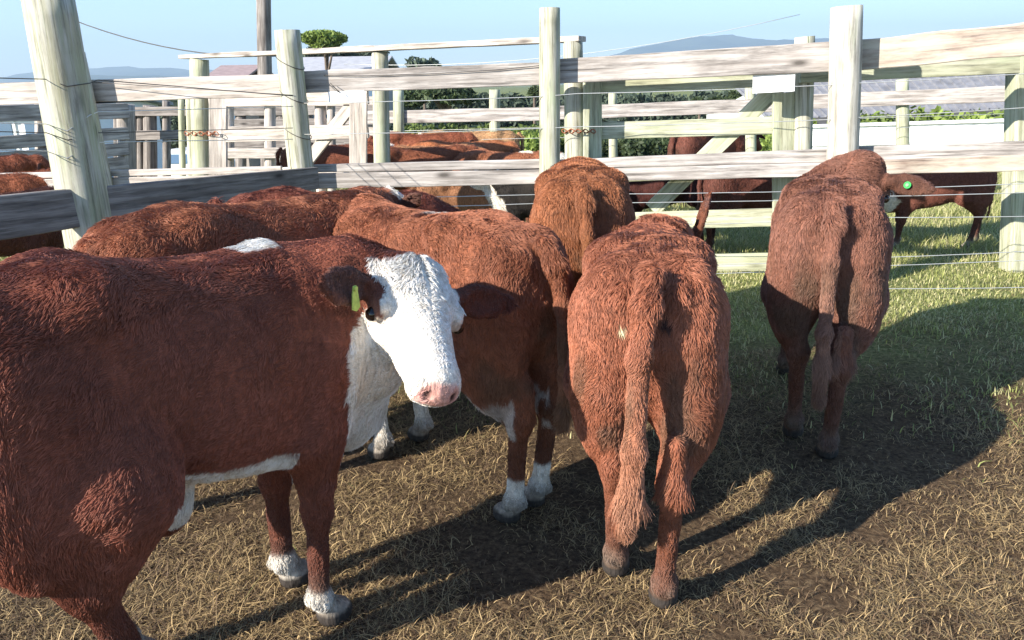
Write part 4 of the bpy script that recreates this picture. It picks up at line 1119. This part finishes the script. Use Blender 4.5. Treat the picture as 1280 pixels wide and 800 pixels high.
DRAFT = False
def warp(sp, V):
    V = np.array(V, float); sh = V.ndim == 1; V = np.atleast_2d(V)
    c = sp.get('short', 0); o = V.copy()
    o[:, 2] -= sp.get('slope', 0) * np.clip(V[:, 0], 0, 1.3) * np.clip((V[:, 2] - .3) / .8, 0, 1)
    o[:, 0] -= c * np.clip((V[:, 0] - .3) / .7, 0, 1)
    return o[0] if sh else o
def calf(sp):
    """sp: origin (x,y), az heading in degrees right of forward, s scale, poll/u/w in world unless local=True"""
    ox, oy = sp['at']; az = R(sp['az']); s = sp['s']
    h_ = np.array([math.sin(az), math.cos(az), 0]); l_ = np.array([-math.cos(az), math.sin(az), 0]); Z = np.array([0, 0, 1.0])
    B = np.stack([h_, l_, Z], 0)
    if not sp.get('local'):
        sp['poll'] = (B @ (np.array(sp['poll']) - np.array([ox, oy, 0]))) / s
        sp['u'] = B @ np.array(sp['u'], float); sp['w'] = B @ np.array(sp['w'], float)
    cl = np.array([0, 0, CAM_H]) - np.array([ox, oy, 0]); mid = h_ * .5 + Z * .8; vd = cl - mid
    sp['viewdir'] = B @ (vd / np.linalg.norm(vd))
    sp['poll'] = np.array(sp['poll'], float); sp['poll'] = sp['poll'] + (sp['poll'] - warp(sp, sp['poll']))
    F, H, hs = calf_field(sp, sp.get('vox', .012) / s * (1.5 if DRAFT else 1))
    V, Q = F.mesh()
    V = V + 0
    bmp = (fbm(V, 6, sp['seed'] + 70, 3) * .006 + fbm(V, 22, sp['seed'] + 71, 2) * .0022)
    me = mesh_np('calf', V, Q); N = np.empty(len(V) * 3, np.float32); me.vertices.foreach_get('normal', N); N = N.reshape(-1, 3).astype(float)
    if (N * (V - V.mean(0))).sum(1).mean() < 0:
        Q = Q[:, ::-1]; N = -N
    k = np.clip((V[:, 2] - .1) / .3, 0, 1) * (np.linalg.norm(V - np.array(sp['poll']), axis=1) > .3)
    V = V + N * (bmp * k)[:, None]
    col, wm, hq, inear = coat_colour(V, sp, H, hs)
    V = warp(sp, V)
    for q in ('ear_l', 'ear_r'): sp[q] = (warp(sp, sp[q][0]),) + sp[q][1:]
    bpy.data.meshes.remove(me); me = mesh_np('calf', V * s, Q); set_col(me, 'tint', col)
    o = link('calf', me, None, M_HIDE); o.location = (ox, oy, 0); o.rotation_euler.z = math.pi / 2 - az
    tag(o, sp['label'], 'calf', sp.get('group'))
    poll = warp(sp, sp['poll'])
    if sp.get('eyes', True):
        for sy in (-1, 1):
            c = (poll + (H @ np.array([.13, sy * (.0925 * sp.get('headw', 1) + .003), -.045])) * hs) * s
            import bmesh
            bm = bmesh.new(); bmesh.ops.create_uvsphere(bm, u_segments=16, v_segments=10, radius=.0195 * hs * s)
            e = bpy.data.meshes.new('eye'); bm.to_mesh(e); bm.free()
            for p_ in e.polygons: p_.use_smooth = True
            q = link('eye', e, o, M_EYE); q.location = c
    for (side, kind, colr, fs) in sp.get('tags', ()):
        b, ed, sd, tw = sp['ear_' + side]; sg = 1 if tw @ sp['viewdir'] > 0 else -1; ctr = (b + ed * .11 * hs + tw * ((.024 if sg > 0 else .028) * sg) * hs + np.array([0, 0, -.02])) * s
        if sg < 0: tw = -tw; sd = -sd
        m = simple_mat('ear_tag', colr, .7, 0, .25, 60)
        m4 = Matrix.Identity(4)
        for i in range(3): m4[i][0] = ed[i]; m4[i][1] = sd[i]; m4[i][2] = tw[i]; m4[i][3] = ctr[i]
        if kind == 'round':
            q = link('ear_tag', tube_mesh('ear_tag', [(0, 0, -.004), (0, 0, .004)], .017, 22), o, m)
            st = link('stud', tube_mesh('stud', [(0, 0, .004), (0, 0, .008)], .008, 12), q, simple_mat('ear_tag_stud', tuple(c * .5 for c in colr), .4))
        else:
            L0 = [(-.006, -.008), (.006, -.008), (.012, .012), (.017, .052), (.0, .060), (-.017, .052), (-.012, .012)]
            Vt = [(x, y, z) for z in (-.0015, .0015) for x, y in L0]; n = len(L0)
            Ft = [tuple(range(n))[::-1], tuple(range(n, 2 * n))] + [(i, (i + 1) % n, n + (i + 1) % n, n + i) for i in range(n)]
            e = bpy.data.meshes.new('ear_tag'); e.from_pydata(Vt, [], Ft); e.update(); q = link('ear_tag', e, o, m)
            link('stud', tube_mesh('stud', [(0, 0, .0015), (0, 0, .006)], .007, 12), q, m)
            if sp.get('tagdown'):
                dn = np.array([0, 0, -1.0]); t2 = unit(tw - (tw @ dn) * dn); x2 = np.cross(dn, t2)
                for i in range(3): m4[i][0] = x2[i]; m4[i][1] = dn[i]; m4[i][2] = t2[i]
        q.matrix_local = m4
    if sp.get('hair', 0) and not (DRAFT and False):
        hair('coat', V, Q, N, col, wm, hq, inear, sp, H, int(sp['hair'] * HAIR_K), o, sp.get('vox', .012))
    return o
HAIR_K = 1.0

def loc(px, py, Y):
    p = P(px, py, Y); return np.array(p)
CAM = np.array([0, 0, CAM_H])

# --- the calf nearest the camera on the left, looking back at us
calf(dict(label='red calf with a white face turned to the camera, yellow tag in its ear', at=(-1.23, 1.51), az=42, s=1.04, seed=3, short=.18, ham=1.5, slope=.035, bellyz=.62, fat=.93,
          poll=loc(514, 343, 2.18), u=loc(562, 470, 1.86) - loc(514, 343, 2.18), w=(.56, -.66, .45), hs=.97, headw=1.36, crest=.04, neck=.125, red=(.215, .066, .038), earsize=1.15,
          white=('face', 'chest', 'belly', 'crest', 'socks'), sock=.13, legs={'hr': (.28, 0), 'fr': (-.02, 0), 'hl': (.34, 0), 'fl': (.02, 0)}, fold=True,
          ears=((-.30, 1.0, .12), (.42, 1.0, .42), None), eartw='in', bare='r', tags=(('r', 'flag', (.45, .52, .10), 1),), tagdown=True,
          vox=.009, hair=170000, cull=True, hairlen=.017, hairw=.00075, wave=.24, clump=.35))
# --- brown calf in the middle, head away on the left
calf(dict(label='red calf with muddy white hind socks, walking away right of the white face', at=(.09, 2.62), az=-43, s=.955, bellyz=.66, seed=11,
          poll=loc(450, 266, 3.55), u=(-.55, .35, -.75), w=(-.5, .5, .7), white=('face', 'belly', 'socks', 'hocks', 'chest'), sock=.22, fat=.90,
          legs={'hl': (.02, -.045), 'hr': (.04, .05), 'fl': (-.12, 0), 'fr': (-.1, 0)}, ears=((-.3, .5, .9), (-.2, .9, .3), None), eartw='in',
          tags=(('l', 'flag', (.3, .55, .25), 1),), tail=[(-.035, 0, 1.09), (-.085, .0, 1.03), (-.11, -.01, .88), (-.11, -.02, .62), (-.10, -.02, .42)],
          marks=(((.62, -.02, 1.12), (.07, .035, .06), (.24, .19, .17)),),
          vox=.010, hair=130000, cull=True, hairlen=.020, hairw=.00075, wave=.4, clump=.45))
# --- calf seen from behind, standing beyond
calf(dict(label='orange-red calf seen from behind, in front of the middle round post', at=(.33, 3.62), az=4, s=.995, seed=19, fat=1.05,
          poll=loc(735, 320, 4.9), u=(-.1, .6, -.8), w=(-.1, .8, .6), white=('socks',), sock=.12,
          legs={'hl': (.0, -.02), 'hr': (.08, .03)}, tail=[(-.035, 0, 1.10), (-.085, -.01, 1.04), (-.105, -.02, .9), (-.10, -.03, .62), (-.09, -.03, .40)],
          red=(.29, .105, .045), vox=.011, hair=90000, cull=True, hairlen=.019, hairw=.0008, wave=.32, clump=.4, eyes=False))
# --- the front calf
calf(dict(label='curly red calf seen from behind, closest in the middle, one ear pricked up', at=(.375, 2.10), az=9, s=.97, seed=27, fat=.90, slope=.08,
          poll=loc(838, 288, 3.35), u=(.12, .62, -.75), w=(.1, .75, .62), ears=((-.1, .6, -.8), (-.85, .32, .85), None), eartw=(.3, -.9, -.2), hs=1.1, earsize=1.2,
          legs={'hl': (.12, -.045), 'hr': (-.03, .05)}, tail=[(-.035, 0, 1.09), (-.09, .01, 1.02), (-.125, .025, .88), (-.135, .03, .62), (-.13, .04, .44), (-.12, .05, .36)],
          marks=(((-.01, .075, .93), (.03, .012, .018), (.72, .68, .42)), ((-.02, -.05, .955), (.05, .020, .026), (.05, .02, .015))), tags=(('r', 'flag', (.72, .70, .42), 1),), tailtip=.027,
          white=(), red=(.275, .095, .050), vox=.009, hair=170000, cull=True, hairlen=.020, hairw=.00078, wave=.42, clump=.45))
# --- the right-hand calf
calf(dict(label='red-brown calf apart on the right, head turned right, round green ear tag', at=(1.27, 3.12), az=19, s=.985, seed=35, fat=.90, slope=.02,
          poll=loc(1083, 209, 4.08), u=(.36, .28, -.88), w=(.6, .45, .62), white=('face',), face0=.12, ears=((-.1, 1.0, -.1), (.05, 1.0, .25), None), eartw='out', hs=1.12,
          legs={'hl': (.12, -.05), 'hr': (-.06, .06), 'fl': (0, 0), 'fr': (-.05, -.02)}, tail=[(-.035, 0, 1.09), (-.085, .0, 1.03), (-.11, .0, .88), (-.115, .0, .6), (-.11, -.005, .30)],
          tags=(('r', 'round', (.012, .30, .05), -1),), tailtip=.022,
          red=(.205, .086, .055), vox=.010, hair=120000, cull=True, hairlen=.020, hairw=.0008, wave=.38, clump=.4))
# --- calves in the left background of the pen
calf(dict(label='red calf directly behind the nearest one, only its long back showing', at=(-1.45, 2.74), az=44, s=.98, seed=43,
          poll=loc(484, 252, 3.95), u=(.62, .45, -.6), w=(.55, .3, .8), white=('face',), ears=((-.3, .8, .5), (-.3, .6, .8), None), eartw='in', tail=[(.0, 0, 1.05), (-.04, 0, .98), (-.06, 0, .88), (-.07, 0, .62), (-.07, 0, .38)],
          vox=.013, hair=80000, cull=True, hairlen=.024, wave=.4, clump=.45))
calf(dict(label='dark red calf third back on the left, neck lowered towards the right', at=(-1.42, 3.98), az=70, s=.92, seed=51, slope=.05,
          poll=loc(600, 300, 4.5), u=(.5, .1, -.85), w=(.7, .1, .6), white=('face',), red=(.16, .045, .026), vox=.014, hair=50000, cull=True, hairlen=.028))
# --- cattle in the next pens
calf(dict(label='brown calf side-on with lowered head in the green pen beyond the wires', at=(4.42, 7.45), az=-88, s=.72, seed=67, local=True,
          poll=(1.36, .02, .84), u=(.40, .1, -.9), w=(.85, 0, .4), white=('face', 'socks'), sock=.12, red=(.17, .062, .042), vox=.014, hair=24000, cull=True, hairlen=.03,
          legs={'hl': (.14, 0), 'hr': (-.06, 0), 'fl': (.12, 0)}))
far = 'calves standing in the next pens'
def stander(label, at, az, s, seed, red, white=(), poll=(1.50, 0, 1.08), u=(.7, .1, -.6), w=(.6, 0, .75), **k):
    d = dict(label=label, at=at, az=az, s=s, seed=seed, local=True, poll=poll, u=u, w=w, red=red, white=white, vox=.018, hair=12000, cull=True, hairlen=.032, group=far); d.update(k); calf(d)
stander('dark calf behind the lower rail at the foot of the green gate brace', (1.95, 7.6), -80, .74, 71, (.07, .022, .018))
stander('dark brown calf behind the green gate boards, head low beside the right calf', (1.75, 7.15), 80, .74, 73, (.12, .042, .030), poll=(1.38, .05, .8), u=(.3, 0, -.9), w=(.9, 0, .3))
stander('red-brown calf in the next pen right of the corner post', (-1.55, 8.6), 76, .80, 75, (.24, .08, .04))
stander('bright orange calf in the next pen by the short green post', (-1.15, 9.6), 100, .80, 77, (.36, .13, .055))
stander('tan calf with a cream face in the next pen, left of the middle post', (-.25, 9.4), -100, .78, 79, (.36, .17, .085), ('face',))
stander('small tan calf low behind the wires left of the middle post', (-.85, 7.5), 85, .62, 80, (.30, .14, .07), ('face',))
stander('black calf with a white face just behind the middle round post', (.75, 7.3), -80, .70, 81, (.02, .016, .014), ('face', 'chest'))
stander('brown calf whose back shows beneath the upper gate board', (2.1, 10.2), 60, .85, 83, (.13, .045, .03))
stander('red calf behind the thick leaning side post at the far left', (-4.75, 6.3), 62, .80, 85, (.24, .075, .035))
stander('dark calf under the grey side rail at the far left edge', (-4.1, 5.4), 40, .74, 87, (.08, .028, .02))

stander('reddish brown calf farthest back, right of the short green post', (-1.75, 10.6), 95, .84, 101, (.20, .06, .03))
stander('pale faced red calf looking over backs left of the short green post', (-.55, 8.75), 110, .76, 103, (.27, .10, .05), ('face', 'crest'))
stander('very dark calf between the tan ones close behind the wires', (-.2, 7.9), 60, .66, 105, (.05, .02, .015))
stander('light tan calf in front of the leafy hedge by the middle post', (.1, 10.9), -95, .84, 107, (.42, .24, .12), ('face',))
stander('brown calf standing behind the left gate stile', (-2.6, 9.4), 85, .80, 109, (.17, .055, .03), ('face',))
stander('small red calf farther back, seen past the leaning post at the far left', (-6.1, 8.2), 70, .80, 111, (.20, .06, .03))
